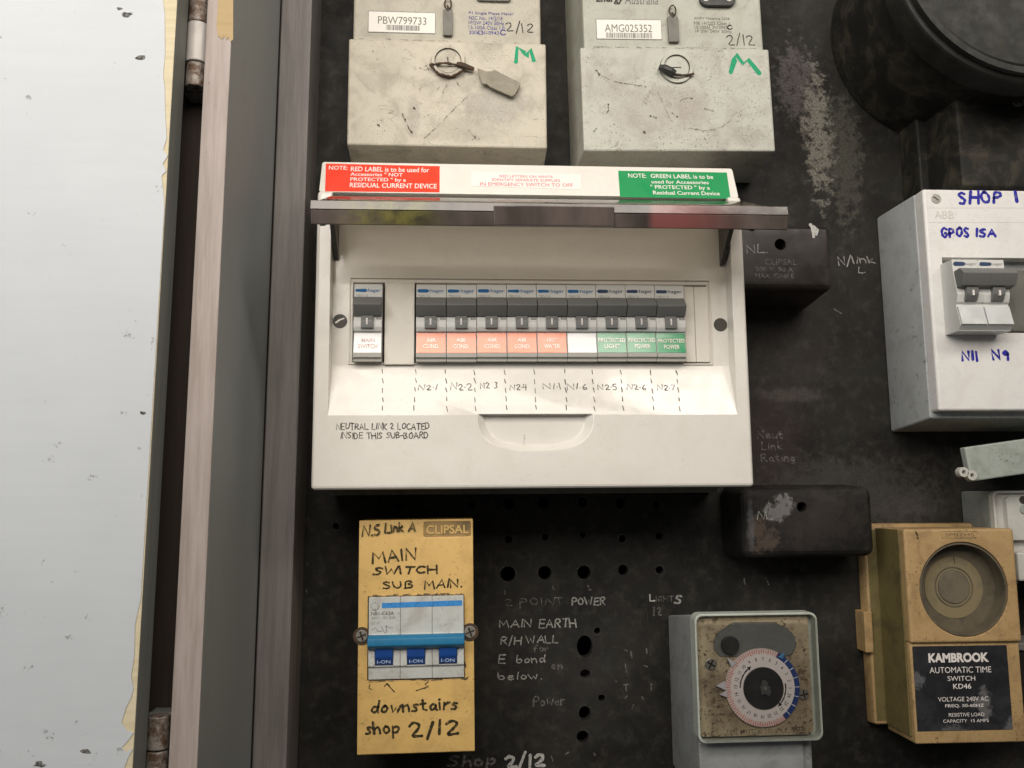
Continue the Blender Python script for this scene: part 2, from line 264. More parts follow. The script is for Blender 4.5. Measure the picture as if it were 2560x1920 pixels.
class B:
    def __init__(s): s.bm = bmesh.new()
    def _add(s, vs, fs, bevel=0, seg=2, only=None):
        t = bmesh.new(); vv = [t.verts.new((u*S, -w*S, v*S)) for u, v, w in vs]
        for f in fs: t.faces.new([vv[i] for i in f])
        bmesh.ops.recalc_face_normals(t, faces=t.faces)
        if bevel:
            es = [e for e in t.edges if only is None or only(e)]
            bmesh.ops.bevel(t, geom=es, offset=bevel*S, segments=seg, profile=.5, affect='EDGES', clamp_overlap=True)
        me = bpy.data.meshes.new('tmp'); t.to_mesh(me); t.free(); s.bm.from_mesh(me); bpy.data.meshes.remove(me)
        return s
    def box(s, u0, u1, v0, v1, w0, w1, bevel=0, seg=2):
        vs = [(u, v, w) for w in (w0, w1) for v in (v0, v1) for u in (u0, u1)]
        return s._add(vs, [(0,1,3,2),(4,5,7,6),(0,1,5,4),(2,3,7,6),(0,2,6,4),(1,3,7,5)], bevel, seg)
    def frustum(s, back, w0, front, w1, bevel=0, seg=2):
        vs = []
        for (u0, u1, v0, v1), w in ((back, w0), (front, w1)):
            vs += [(u0,v0,w),(u1,v0,w),(u1,v1,w),(u0,v1,w)]
        return s._add(vs, [(0,1,2,3),(4,5,6,7)]+[(i,(i+1)%4,4+(i+1)%4,4+i) for i in range(4)], bevel, seg)
    def prism(s, pts, w0, w1, bevel=0, seg=2, slope=None):
        n = len(pts); f = slope or (lambda u, v: 0)
        vs = [(u,v,w0+f(u,v)) for u,v in pts]+[(u,v,w1+f(u,v)) for u,v in pts]
        return s._add(vs, [tuple(range(n)), tuple(range(n, 2*n))]+[(i,(i+1)%n,n+(i+1)%n,n+i) for i in range(n)], bevel, seg)
    def loft(s, pa, wa, pb, wb):
        n = len(pa); vs = [(u,v,wa) for u,v in pa]+[(u,v,wb) for u,v in pb]
        return s._add(vs, [tuple(range(n)), tuple(range(n, 2*n))]+[(i,(i+1)%n,n+(i+1)%n,n+i) for i in range(n)])
    def prof(s, pts, u0, u1, bevel=0, seg=2):          # (w,v) outline run along u
        n = len(pts); vs = [(u0,v,w) for w,v in pts]+[(u1,v,w) for w,v in pts]
        return s._add(vs, [tuple(range(n)), tuple(range(n, 2*n))]+[(i,(i+1)%n,n+(i+1)%n,n+i) for i in range(n)], bevel, seg)
    def cyl(s, u, v, r, w0, w1, n=32, bevel=0, rv=None, r1=None):
        rv = rv or r; k = (r1/r) if r1 else 1
        a = [(math.cos(6.28318530718*i/n), math.sin(6.28318530718*i/n)) for i in range(n)]
        vs = [(u+r*c, v+rv*d, w0) for c, d in a]+[(u+r*k*c, v+rv*k*d, w1) for c, d in a]
        cap = (lambda e: abs(e.verts[0].co.y-e.verts[1].co.y) < 1e-7) if bevel else None
        return s._add(vs, [tuple(range(n)), tuple(range(n, 2*n))]+[(i,(i+1)%n,n+(i+1)%n,n+i) for i in range(n)], bevel, 2, cap)
    def ring(s, u, v, r0, r1, w0, w1, n=48, a0=0, a1=360, rv=1.0):
        full = abs(a1-a0) >= 360; k = n if full else n+1
        ang = [R(a0+(a1-a0)*i/n) for i in range(k)]; vs = []
        for a in ang:
            c, d = math.cos(a), math.sin(a)*rv
            vs += [(u+r0*c,v+r0*d,w0),(u+r1*c,v+r1*d,w0),(u+r1*c,v+r1*d,w1),(u+r0*c,v+r0*d,w1)]
        fs = []
        for i in range(n):
            j = (i+1) % k
            for q in range(4): fs.append((4*i+q, 4*i+(q+1)%4, 4*j+(q+1)%4, 4*j+q))
        if not full: fs += [(0,1,2,3), tuple(4*(k-1)+q for q in range(4))]
        return s._add(vs, fs)
    def vcyl(s, u, w, r, v0, v1, n=24, bevel=0, r1=None):  # upright cylinder
        r1 = r1 or r; a = [(math.cos(6.28318530718*i/n), math.sin(6.28318530718*i/n)) for i in range(n)]
        vs = [(u+r*c, v0, w+r*d) for c, d in a]+[(u+r1*c, v1, w+r1*d) for c, d in a]
        cap = (lambda e: abs(e.verts[0].co.z-e.verts[1].co.z) < 1e-7) if bevel else None
        return s._add(vs, [tuple(range(n)), tuple(range(n, 2*n))]+[(i,(i+1)%n,n+(i+1)%n,n+i) for i in range(n)], bevel, 2, cap)
    def tube(s, pts, r, n=8):                          # a wire through (u,v,w) points
        P = [Vector(p) for p in pts]; rings = []; vs = []; fs = []
        for i, p in enumerate(P):
            d = (P[min(i+1,len(P)-1)]-P[max(i-1,0)]).normalized()
            a = d.orthogonal().normalized(); b = d.cross(a); rr = r[i] if isinstance(r, (list, tuple)) else r
            for k in range(n):
                q = p+rr*(math.cos(6.2832*k/n)*a+math.sin(6.2832*k/n)*b); vs.append(tuple(q))
        for i in range(len(P)-1):
            for k in range(n): fs.append((i*n+k, i*n+(k+1)%n, (i+1)*n+(k+1)%n, (i+1)*n+k))
        fs += [tuple(range(n)), tuple(range((len(P)-1)*n, len(P)*n))]
        return s._add(vs, fs)
    def ribbon(s, pts, width, w, wf=None, taper=True):
        P = [Vector(p) for p in pts]
        if len(P) < 2: P.append(P[0]+Vector((.2,.05)))
        h = width/2; left = []; right = []; n = len(P); ph = rnd.uniform(0,6)
        for i, p in enumerate(P):
            d = (P[min(i+1,n-1)]-P[max(i-1,0)]); d = d.normalized() if d.length > 1e-6 else Vector((1,0))
            q = Vector((-d.y, d.x)); hh = h*(.72+.38*math.sin(ph+i*.7)**2+.18*rnd.random()); left.append(p+q*hh); right.append(p-q*hh)
        def cap(p, d, a):
            q = Vector((-d.y, d.x)); return [p+h*(math.cos(t)*q+math.sin(t)*d) for t in a]
        d0 = (P[0]-P[1]); d0 = d0.normalized() if d0.length > 1e-6 else Vector((1,0))
        d1 = (P[-1]-P[-2]); d1 = d1.normalized() if d1.length > 1e-6 else Vector((1,0))
        f = wf or (lambda u, v: 0)
        vs = []; fs = []
        for a, b in zip(left, right): vs += [(a.x,a.y,w+f(a.x,a.y)), (b.x,b.y,w+f(b.x,b.y))]
        for i in range(n-1): fs.append((2*i,2*i+1,2*i+3,2*i+2))
        for p, d in ((P[0], d0), (P[-1], d1)):
            k = len(vs); c = cap(p, d, [math.pi*t/6 for t in range(7)])
            vs += [(q.x,q.y,w+f(q.x,q.y)) for q in c]; fs.append(tuple(range(k, k+7)))
        t = bmesh.new(); vv = [t.verts.new((u*S,-ww*S,v*S)) for u,v,ww in vs]
        for ff in fs:
            try: t.faces.new([vv[i] for i in ff])
            except ValueError: pass
        for ff in t.faces:
            ff.normal_update()
            if ff.normal.y > 0: ff.normal_flip()
        me = bpy.data.meshes.new('tmp'); t.to_mesh(me); t.free(); s.bm.from_mesh(me); bpy.data.meshes.remove(me)
        return s
    def mesh(s, name):
        me = bpy.data.meshes.new(name); s.bm.to_mesh(me); s.bm.free()
        me.polygons.foreach_set('use_smooth', [True]*len(me.polygons)); me.set_sharp_from_angle(angle=R(17)); return me
    def build(s, name, mat, parent, label=None):
        return link(name, s.mesh(name), mat, parent, label)

def link(name, me, mat, parent, label=None):
    me.materials.clear(); me.materials.append(M[mat] if isinstance(mat, str) else mat)
    o = bpy.data.objects.new(name, me); col.objects.link(o)
    if parent is not None: o.parent = parent.o if isinstance(parent, T) else parent
    if label: o['label'] = label
    return o

def carve(solid, cutters, bevel=0, seg=2):
    """a solid with pieces cut out of it, edges eased"""
    a = bpy.data.objects.new('tmp', solid.mesh('tmp')); col.objects.link(a); tmp = [a]
    for c in cutters:
        b = bpy.data.objects.new('tmp', c.mesh('tmp')); col.objects.link(b); tmp.append(b)
        md = a.modifiers.new('b', 'BOOLEAN'); md.object = b; md.operation = 'DIFFERENCE'; md.solver = 'EXACT'
    if bevel:
        md = a.modifiers.new('v', 'BEVEL'); md.width = bevel*S; md.segments = seg; md.limit_method = 'ANGLE'; md.angle_limit = R(35); md.use_clamp_overlap = True
    dg = bpy.context.evaluated_depsgraph_get(); me = bpy.data.meshes.new_from_object(a.evaluated_get(dg))
    for o in tmp:
        d = o.data; bpy.data.objects.remove(o); bpy.data.meshes.remove(d)
    me.polygons.foreach_set('use_smooth', [True]*len(me.polygons)); me.set_sharp_from_angle(angle=R(13))
    return me

def textmesh(s, bold=0., shear=0.):
    cu = bpy.data.curves.new('tmp', 'FONT'); cu.body = s; cu.offset = bold; cu.shear = shear; cu.resolution_u = 3
    o = bpy.data.objects.new('tmp', cu); me = bpy.data.meshes.new_from_object(o)
    bpy.data.objects.remove(o); bpy.data.curves.remove(cu); return me

def bounds(vs):
    xs = [v.x for v in vs]; ys = [v.y for v in vs]; return min(xs), max(xs), min(ys), max(ys)

def printed(parent, s, box, w, mat, name='lettering', bold=0., shear=0., wf=None, pad=True):
    """printed words filling the rectangle box=(u0,u1,v0,v1) on the plane w (+ wf)"""
    me = textmesh(s, bold, shear); x0, x1, y0, y1 = bounds([v.co for v in me.vertices])
    u0, u1, v0, v1 = box; f = wf or (lambda u, v: 0)
    for v in me.vertices:
        u = u0+(v.co.x-x0)/(x1-x0)*(u1-u0); q = v0+(v.co.y-y0)/(y1-y0)*(v1-v0)
        v.co = (u*S, -(w+f(u, q))*S, q*S)
    return link(name, me, mat, parent)

GL = {
'A':(.8,[[(0,0),(.4,1),(.8,0)],[(.15,.35),(.65,.35)]]), 'B':(.65,[[(0,0),(0,1),(.45,.97),(.55,.75),(.1,.53),(.6,.42),(.6,.08),(0,0)]]),
'C':(.68,[[(.66,.86),(.35,1),(.05,.7),(.05,.25),(.35,0),(.68,.14)]]), 'D':(.7,[[(0,0),(0,1),(.45,.95),(.72,.55),(.5,.06),(0,0)]]),
'E':(.6,[[(.6,1),(0,1),(0,0),(.6,0)],[(0,.52),(.5,.52)]]), 'G':(.7,[[(.66,.86),(.35,1),(.05,.7),(.05,.25),(.35,0),(.65,.15),(.66,.45),(.4,.45)]]),
'H':(.7,[[(0,0),(0,1)],[(.7,0),(.7,1)],[(0,.5),(.7,.5)]]), 'I':(.12,[[(.06,0),(.06,1)]]), 'K':(.65,[[(0,0),(0,1)],[(.6,1),(.05,.45),(.65,0)]]),
'L':(.58,[[(0,1),(0,0),(.58,0)]]), 'M':(.95,[[(0,0),(.12,1),(.47,.35),(.82,1),(.95,0)]]), 'N':(.75,[[(0,0),(.04,1),(.7,0),(.75,1)]]),
'O':(.75,[[(.4,1),(.05,.7),(.08,.2),(.4,0),(.72,.3),(.68,.8),(.36,1)]]), 'P':(.6,[[(0,0),(0,1),(.5,.97),(.62,.72),(.45,.5),(0,.45)]]),
'R':(.65,[[(0,0),(0,1),(.5,.97),(.6,.72),(.4,.5),(0,.47)],[(.2,.47),(.65,0)]]), 'S':(.62,[[(.6,.88),(.3,1),(.06,.78),(.3,.54),(.58,.34),(.4,.02),(0,.1)]]),
'T':(.7,[[(0,1),(.7,1)],[(.35,1),(.35,0)]]), 'U':(.7,[[(0,1),(0,.3),(.3,0),(.65,.25),(.68,1)]]), 'W':(1.0,[[(0,1),(.25,0),(.5,.65),(.72,0),(1,1)]]),
'a':(.55,[[(.5,.5),(.2,.6),(.02,.3),(.18,.02),(.45,.2),(.5,.58),(.52,.1),(.6,.02)]]), 'b':(.52,[[(0,1),(.02,.05),(.4,.05),(.52,.3),(.35,.58),(.05,.4)]]),
'd':(.55,[[(.5,.5),(.2,.58),(.02,.25),(.2,0),(.48,.2),(.54,1)],[(.5,.3),(.56,0)]]), 'e':(.5,[[(.03,.32),(.48,.36),(.35,.6),(.08,.5),(.05,.12),(.28,0),(.5,.12)]]),
'f':(.4,[[(.42,.92),(.25,1),(.18,.7),(.18,0)],[(0,.58),(.38,.58)]]), 'h':(.5,[[(0,1),(.02,0)],[(.02,.35),(.3,.6),(.46,.4),(.48,0)]]),
'i':(.1,[[(.05,.58),(.05,0)],[(.05,.82),(.06,.84)]]), 'k':(.5,[[(0,1),(.02,0)],[(.42,.58),(.04,.28),(.5,0)]]), 'l':(.12,[[(.04,1),(.05,.1),(.12,0)]]),
'n':(.5,[[(0,.58),(.02,0)],[(.02,.38),(.28,.6),(.45,.4),(.48,0)]]), 'o':(.5,[[(.28,.6),(.03,.4),(.1,.03),(.42,.08),(.5,.42),(.25,.6)]]),
'p':(.5,[[(0,.6),(.02,-.35)],[(.02,.45),(.3,.6),(.5,.35),(.3,.02),(.02,.15)]]), 'r':(.4,[[(0,.58),(.03,0)],[(.03,.35),(.2,.56),(.4,.55)]]),
's':(.45,[[(.42,.52),(.18,.6),(.06,.42),(.36,.25),(.3,.02),(0,.06)]]), 't':(.42,[[(.2,.9),(.18,.1),(.4,.02)],[(0,.58),(.42,.6)]]),
'u':(.5,[[(0,.58),(.04,.1),(.3,.02),(.46,.3),(.48,.58),(.5,0)]]), 'w':(.7,[[(0,.58),(.18,0),(.36,.42),(.52,0),(.7,.58)]]), 'g':(.5,[[(.46,.5),(.15,.6),(.03,.3),(.25,.08),(.46,.3),(.48,.58),(.44,-.25),(.05,-.25)]]),
'1':(.14,[[(.08,1),(.07,0)]]), '2':(.6,[[(.03,.78),(.25,1),(.55,.8),(.4,.45),(0,.02),(.62,.04)]]), '3':(.55,[[(.03,.95),(.5,.95),(.2,.58),(.52,.35),(.35,.02),(0,.08)]]),
'4':(.6,[[(.15,1),(.05,.45),(.6,.5)],[(.5,.95),(.42,0)]]), '5':(.58,[[(.58,1),(.12,.97),(.08,.58),(.45,.55),(.55,.25),(.3,.0),(0,.06)]]), '6':(.55,[[(.42,1),(.08,.5),(.12,.06),(.45,.05),(.52,.35),(.1,.4)]]),
'7':(.6,[[(0,.95),(.6,.98),(.22,0)]]), '9':(.55,[[(.5,.65),(.1,.6),(.1,.95),(.45,.98),(.5,.65),(.42,0)]]),
'/':(.35,[[(.35,1.15),(0,-.15)]]), '.':(.08,[[(.03,.03),(.05,.04)]]), '-':(.35,[[(0,.45),(.35,.47)]]), '~':(.08,[[(.03,.35),(.05,.36)]]), ' ':(.35,[]),
}
SMOOTH = set('BCDGOPRSUabdefghknoprstu2356 9')
def chaikin(p):
    q = [p[0]]
    for a, b in zip(p[:-1], p[1:]): q += [(.75*a[0]+.25*b[0], .75*a[1]+.25*b[1]), (.25*a[0]+.75*b[0], .25*a[1]+.75*b[1])]
    return q+[p[-1]]
def hand(parent, s, box, w, mat, width, name='handwriting', wf=None, jitter=.085, rise=0., gap=.22):
    """handwritten words: pen strokes fitted into the rectangle box; rise lifts the right end (mm)"""
    x = 0; strokes = []
    for ch in s:
        wd, st = GL[ch]; dy = rnd.uniform(-jitter, jitter); ln = rnd.uniform(-.14, .16); sc_ = rnd.uniform(1-jitter, 1+jitter)
        for q in st:
            q = [(a+rnd.uniform(-jitter,jitter)*.5+ln*b, b*sc_+dy+rnd.uniform(-jitter,jitter)*.4) for a, b in q]
            if ch in SMOOTH and len(q) > 3: q = chaikin(chaikin(q))
            strokes.append([(a+x, b) for a, b in q])
        x += wd+gap
    x -= gap; u0, u1, v0, v1 = box; b = B(); k = 0
    for q in strokes:
        pts = [(u0+a/x*(u1-u0), v0+c*(v1-v0)+rise*a/x) for a, c in q]
        b.ribbon(pts, width, w+.006*k, wf); k += 1
    return b.build(name, mat, parent)

def strokes(parent, lines, w, mat, width, name, wf=None):
    b = B()
    for i, q in enumerate(lines): b.ribbon(q, width if not isinstance(width, list) else width[i], w+.006*i, wf)
    return b.build(name, mat, parent)

def streaks(parent, lines, w, mat, widths, name):
    b = B(); k = 0
    for q, wd in zip(lines, widths):
        for _ in range(3): q = chaikin(q)
        seg = [(a+rnd.gauss(0,.28), c+rnd.gauss(0,.28)) for a, c in q]
        for i in range(len(seg)-1):
            if rnd.random() < .8: b.ribbon(seg[i:i+2], wd*rnd.uniform(.2,.85), w+.003*k); k += 1
    return b.build(name, mat, parent)

def rrect(u0, u1, v0, v1, r, n=5):
    pts = []
    for cx, cy, a in ((u1-r,v1-r,0),(u0+r,v1-r,90),(u0+r,v0+r,180),(u1-r,v0+r,270)):
        for i in range(n+1): t = R(a+90*i/n); pts.append((cx+r*math.cos(t), cy+r*math.sin(t)))
    return pts

def screw(parent, u, v, r, w, mat='steel', slot=35, cross=True, name='screw'):
    o = B().cyl(u, v, r, w-2, w+.9, 24, .3).build(name, mat, parent)
    b = B(); c, d = math.cos(R(slot)), math.sin(R(slot))
    b.ribbon([(u-.7*r*c, v-.7*r*d), (u+.7*r*c, v+.7*r*d)], r*.28, w+.93)
    if cross: b.ribbon([(u+.7*r*d, v-.7*r*c), (u-.7*r*d, v+.7*r*c)], r*.28, w+.94)
    b.build('slot', 'i_wire', o); return o

# ================================================================== the setting
board = T('backboard', None, None, 0, 0, kind='structure')
hs = [(997,1265,9,1),(1180,1263,9,1),(1272,1260,15,1),(1359,1257,15,1),(1457,1256,13,1),(1550,1258,13,1),(1641,1262,10,1),
 (1272,1348,9,1),(1363,1343,8,1),(1457,1338,7,1),(1556,1347,9,1),(1648,1340,9,1),(1270,1435,19,1),(1362,1432,17,1),(1460,1431,17,1),(1558,1425,13,1),(1649,1425,10,1),
 (1462,1616,20,1.35),(1493,1577,8,1),(1463,1684,13,.8),(1504,1745,9,.9),(1462,1783,15,1.15),(1457,1842,15,1),(840,1315,8,1)]
cut = B()
for px, py, r, e in hs:
    x, z = at(px, py, 0); cut.cyl(x, z, r*.262, -14, 4, 24, rv=r*.262*e)
me = carve(B().box(-101, 470, -330, 420, -8, 0), [cut])
link('board_sheet', me, 'panel', board)
for px, py, r, e in hs[::2]:
    x, z = at(px, py, 0); b = B()
    for k in range(9):
        if rnd.random() < .6:
            a0 = 6.283*k/9; b.ribbon([(x+(r*.262+.5)*math.cos(a0+.2*i), z+(r*.262*e+.5)*math.sin(a0+.2*i)) for i in range(4)], rnd.uniform(.3,.9), .05+.003*k)
    if len(b.bm.faces): b.build('hole_wear', 'i_chalk4', board)
back = T('cavity_wall', None, None, 0, 0, kind='structure'); B().box(-200, 520, -380, 470, -60, -45).build('wall_face', 'dark_wood', back)

frame = T('door_frame', None, None, 0, 0, kind='structure', rot=0)
def lean(bm):      # the whole frame leans a hair, as in the photograph
    for v in bm.bm.verts: v.co.x += (v.co.z-.06)*.009
    return bm
lean(B().box(-133.2, -120.6, -330, 420, 36, 149, 1.0)).build('jamb', 'jamb', frame)
lean(B().prism([(-133.6,-330),(-120.4,-330),(-120.4,420),(-133.6,420)], 149.02, 149.9, .3)).build('jamb_face', 'pink', frame)
lean(B().box(-119.6, -99.6, -330, 420, -8, 38, .7)).build('batten', 'mauve', frame)
lean(B().box(-260, -133.9, -330, 420, 20, 128)).build('post', 'dark_wood', frame)
edge = [(545,-60),(545,0),(543,40),(541,66),(545,90),(556,98),(560,88),(566,100),(571,92),(577,104),(583,98),(583,0),(583,-60)]
fl = [board.L(x, y, 150.2) for x, y in edge]
B().prism(fl, 149.95, 150.25).build('bare_patch', 'raw', frame)
for px, py, ln, t in ((600,60,22,2.2),(598,152,22,2.6),(590,236,22,3),(510,1832,24,3)):
    d = 130-.0*py; x = -120.55+(at(px,py,120)[1]-60)*.009; v = at(px, py, 122)[1]
    b = B(); b._add([(x+.15, v-t*.3, 114),(x+.15, v-t*.1, 114),(x+.15, v+t*.35, 124),(x+.15, v+t*.05, 124)], [(0,1,2,3)]); b.build('scrape', 'light_mark', frame)
lean(B().box(-119.75, -119.5, -330, 420, 37.9, 38.6)).build('joint_line', 'dark_wood', frame)
# ================================================================== cupboard door, opened flat to the left
dr = T('cupboard_door', 'white painted cupboard door, opened flat at the far left, paint peeling along its edge', 'door', -240, 60)
ex = lambda z: -144.3+(z-56)*.0108
B().prism([(-420+240, -330-60), (ex(-330)+240, -330-60), (ex(420)+240, 420-60), (-420+240, 420-60)], 148, 165, .4).build('door_edge', 'grey_edge', dr)
pb = [(440,-90),(408,-40),(408,0),(412,35),(413,133),(408,191),(412,214),(413,280),(417,345),(408,375),(419,390),(407,410),(416,428),(404,440),(409,480),(411,520)]
pb2 = [(352,1498),(338,1560),(336,1640),(328,1690),(334,1720),(328,1745),(315,1770),(304,1806),(318,1826),(334,1832),(322,1850),(305,1868),(314,1880),(334,1872),(320,1895),(311,1920),(312,2010),(300,2100)]
pts = [dr.L(x, y, 165.6) for x, y in pb+pb2]
lim = lambda p: (min(p[0], ex(p[1]+60)+240-.15), p[1])
pts = [lim(p) for p in pts]
B().prism([(-180, 350)]+[(pts[0][0]-2, 350)]+pts+[(pts[-1][0], -380), (-180, -380)], 165.5, 165.8).build('paint', 'door', dr)
cw = [(-150+240, 0)]
B().prism([(-190+240,-388),(ex(-328)+239.9,-388),(ex(418)+239.9,358),(-190+240,358)], 165.02, 165.46).build('bare_wood', 'cream_wood', dr)
for (x, y, s_) in ((318,36,14),(300,22,8),(350,143,13),(215,1880,14),(100,1912,15),(356,1032,8)):
    ps = []
    for k in range(9):
        a = 6.283*k/9; r_ = s_*(.5+.7*rnd.random()); ps.append(dr.L(x+r_*math.cos(a)*1.2, y+r_*math.sin(a)*.55, 165.9))
    B().prism(ps, 165.8, 165.9).build('paint_chip', 'i_grime', dr)
for nm, lab, ys in (('hinge','rusty barrel hinge at the top of the door, white middle knuckle',[(-110,50,'rust'),(52,150,'hinge'),(152,212,'rust')]),('hinge','grimy barrel hinge knuckles at the bottom of the door gap',[(1792,1876,'rust'),(1880,1990,'rust')])):
    x, z = at((467+520)/2 if ys[0][0] < 0 else 398, ys[0][0] if ys[0][0] > 0 else 100, 144)
    h = T(nm, lab, 'hinge', x, z, group='barrel hinges of the cupboard door', rot=-.55)
    for i, (a, b_, mt) in enumerate(ys):
        v0 = h.L(480, b_, 148)[1]; v1 = h.L(480, a, 148)[1]
        B().vcyl(0, 143.5, 5.3 if i != 1 else 5.6, v0, v1, 24, .6, 4.9 if mt == 'rust' else 5.6).build('knuckle', mt, h)
    B().box(-6.5, 7.2, h.L(480, ys[-1][1], 148)[1]-1, h.L(480, ys[0][0], 148)[1], 128.5, 139).build('leaf', 'grey_edge', h)

# ================================================================== electricity meters
def meter(px, mats, rot, label, serial, sbox, bar, M_, body_px, tagbox, ringc, prints, date, dbox, mk, seed):
    u = [at(*p, 53) for p in px]; cx = sum(p[0] for p in u)/4; z1 = (u[0][1]+u[1][1])/2; z0 = (u[2][1]+u[3][1])/2
    t = T('electricity_meter', label, 'meter', cx, z0, rot, group='pair of electronic electricity meters')
    w = (abs(u[1][0]-u[0][0])+abs(u[2][0]-u[3][0]))/2; h = z1-z0; hw = w/2
    B().frustum((-hw-1.5, hw+1.5, -2.0, h), 0, (-hw, hw, 0, h), 53, 1.1).build('terminal_cover', mats[0], t)
    bu = t.L(body_px[0], 60, 49)[0]; bv = t.L(body_px[1], 60, 49)[0]
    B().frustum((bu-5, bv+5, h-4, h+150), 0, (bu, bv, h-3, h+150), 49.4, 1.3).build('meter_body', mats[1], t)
    # broken dark line along the seam
    b = B(); q = [(-hw*.9+i*hw*1.8/40, h+.1+rnd.uniform(-.25,.3)) for i in range(41)]
    for i in range(40):
        if rnd.random() < .62: b.ribbon(q[i:i+2], rnd.uniform(.25,.9), 53.1+.004*i)
    b.build('seam_line', 'i_grime', t)
    # serial plate
    q = t.box(*sbox, 49.5); B().prism(rrect(*q, .4), 49.3, 49.75).build('serial_frame', 'i_grey', t)
    q = (q[0]+.5, q[1]-.4, q[2]+.4, q[3]-.7); pl = B().prism(rrect(*q, .3), 49.5, 49.85).build('serial_plate', 'paper', t)
    printed(pl, serial, t.box(*bar[0], 49.9), 49.92, 'i_print')
    b = B(); q = t.box(*bar[1], 49.9); x = q[0]
    while x < q[1]:
        ww = rnd.choice((.25,.25,.45,.7)); b._add([(x,q[2],49.93),(x+ww,q[2],49.93),(x+ww,q[3],49.93),(x,q[3],49.93)], [(0,1,2,3)]); x += ww+rnd.choice((.25,.3,.5))
    b.build('barcode', 'i_print', pl)
    # hanging seal
    q = t.box(*tagbox, 52); tag = B().box(*q, 50.2, 52, .3).build('seal_tag', 'seal_tag', t)
    uu = (q[0]+q[1])/2; B().tube([(uu+2.2*math.sin(a)*1.0, q[3]+4.2+4*math.cos(a)*1.0, 51.5+.5*math.sin(a*2)) for a in [6.2832*i/16 for i in range(17)]], .55).build('seal_wire', 'wire', tag)
    B().tube([(uu,q[3]-1,51.4),(uu+.3,q[3]+1.5,51.8),(uu-.4,q[3]+3,51.4)], .8).build('seal_wire', 'wire', tag)
    # sealing screw
    ru, rv = t.L(*ringc, 54); k = 10.9
    sc_ = B().ring(ru, rv, k*.80, k, 52.5, 54.6).build('screw_collar', mats[0], t)
    B().cyl(ru, rv, k*.78, 52, 53.5, 40, .25).build('screw_face', mats[0], sc_)
    B().ring(ru, rv, k*.775, k*.80, 53.4, 54.70).build('collar_outline', 'i_faint', sc_)  # thin dark rings outlining the collar
    B().ring(ru, rv, k*1.0, k*1.03, 53.02, 53.12).build('collar_outline', 'i_faint', sc_)
    b = B()
    if mk[0] == 'v': b.ribbon([(ru-.2, rv+2.6), (ru+.1, rv-1.6)], .8, 53.6)
    else: b.ribbon([(ru-2.6, rv), (ru+2.8, rv+.1)], .8, 53.6)
    b.build('slot', 'i_wire', sc_)
    for s, bx, mt in prints: printed(t, s, t.box(*bx, 49.5), 49.58, mt, 'lettering')
    hand(t, '2/12', t.box(*dbox, 49.6), 49.62, 'i_black', .65)
    strokes(t, [[t.L(x, y, 53) for x, y in M_]], 53.1, 'i_green', 3.1, 'marker_letter')
    return t, hw, h, ru, rv
t, hw, h, ru, rv = meter([(871,96),(1364,110),(1368,372),(868,361)], ('cream','cream_top'), -.1, 'cream dirt-stained electricity meter numbered PBW799733, the left of the two', 'PBW799733', (920,29,1089,83), ((945,42,1066,61),(965,63,1047,76)),
  [(1290,154),(1293,118),(1311,132),(1318,140),(1326,124),(1334,150)], (884,1351), (1108,24,1131,88), (1120,152),
  [('P1 Single Phase Meter',(1172,30,1284,39),'i_printblue'),('NSC No. 14/2/14',(1172,41,1256,50),'i_printblue'),('1P/2W 240V 50Hz',(1172,53,1260,62),'i_printblue'),('15-100A Class 1.0',(1172,65,1261,74),'i_printblue'),('2006 N10943',(1172,77,1247,86),'i_printblue')], '2/12', (1266,56,1332,80), 'v', 1)
strokes(t, [[t.L(1258+7*math.cos(a), 81+6*math.sin(a), 49.6) for a in [.6+i*.45 for i in range(12)]]], 49.6, 'i_printblue', .7, 'tick_mark')
strokes(t, [[t.L(x, y, 49.6) for x, y in ((1196,77),(1207,77),(1207,86),(1196,86),(1196,77))]], 49.6, 'i_printblue', .35, 'square_mark')
# seal wire looped round the screw, flat seal hanging to the right
sw = B()
lp = [(ru-11.5,rv-4),(ru-9,rv-3.0),(ru,rv-2.6),(ru+9,rv-3.2),(ru+11.5,rv-5.2),(ru+8.5,rv-8.5),(ru+3,rv-11.2),(ru-2,rv-11.4),(ru-7,rv-9),(ru-11.5,rv-4)]
lp = chaikin(chaikin(lp)); sw.tube([(a, b_, 55.4+.7*math.sin(i*.9)) for i, (a, b_) in enumerate(lp)], [.75+.25*math.sin(i*2.1) for i in range(len(lp))])
sl = sw.build('seal_wire', 'wire', t)
B().tube([(ru+6,rv-3,55.5),(ru+9,rv-3.8,56.2),(ru+13,rv-5.4,56.5),(ru+17,rv-6.5,56)], [1.6,1.9,1.7,1.3]).build('twisted_wire', 'wire', t)
ps = [t.L(x, y, 56) for x, y in ((1194,172),(1216,180),(1228,180),(1236,176),(1301,209),(1300,216),(1286,240),(1279,243),(1226,220),(1217,212),(1206,212),(1198,192))]
B().prism(ps, 55.2, 57.2, .35).build('flat_seal', 'lead', t, 'beige flat lead seal hanging askew from the screw')
streaks(t, [[t.L(x, y, 53) for x, y in q] for q in [[(1060,168),(1066,163)],[(1067,166),(1072,176)],[(1117,212),(1110,225),(1105,240)],[(1092,225),(1098,218)],[(1050,170),(1062,176),(1072,172)],[(1140,205),(1150,215)],[(1170,240),(1120,290),(1080,330),(1062,345)],[(1173,326),(1180,338),(1192,352)],[(1180,352),(1190,340)],[(1186,343),(1200,351)],[(1035,270),(1037,273)],[(1005,285),(1020,318),(1030,332)],[(945,312),(949,316)]]], 53.12, 'i_grime', [.5,.5,.7,.5,.6,.5,.8,.5,.5,.5,1.1,1.6,1.0], 'dirt_streak')
q = t.box(1192, -30, 1276, 5, 50); B().prism(rrect(*q, 2), 49.2, 51.5, .4).build('optical_port', 'seal_tag', t)
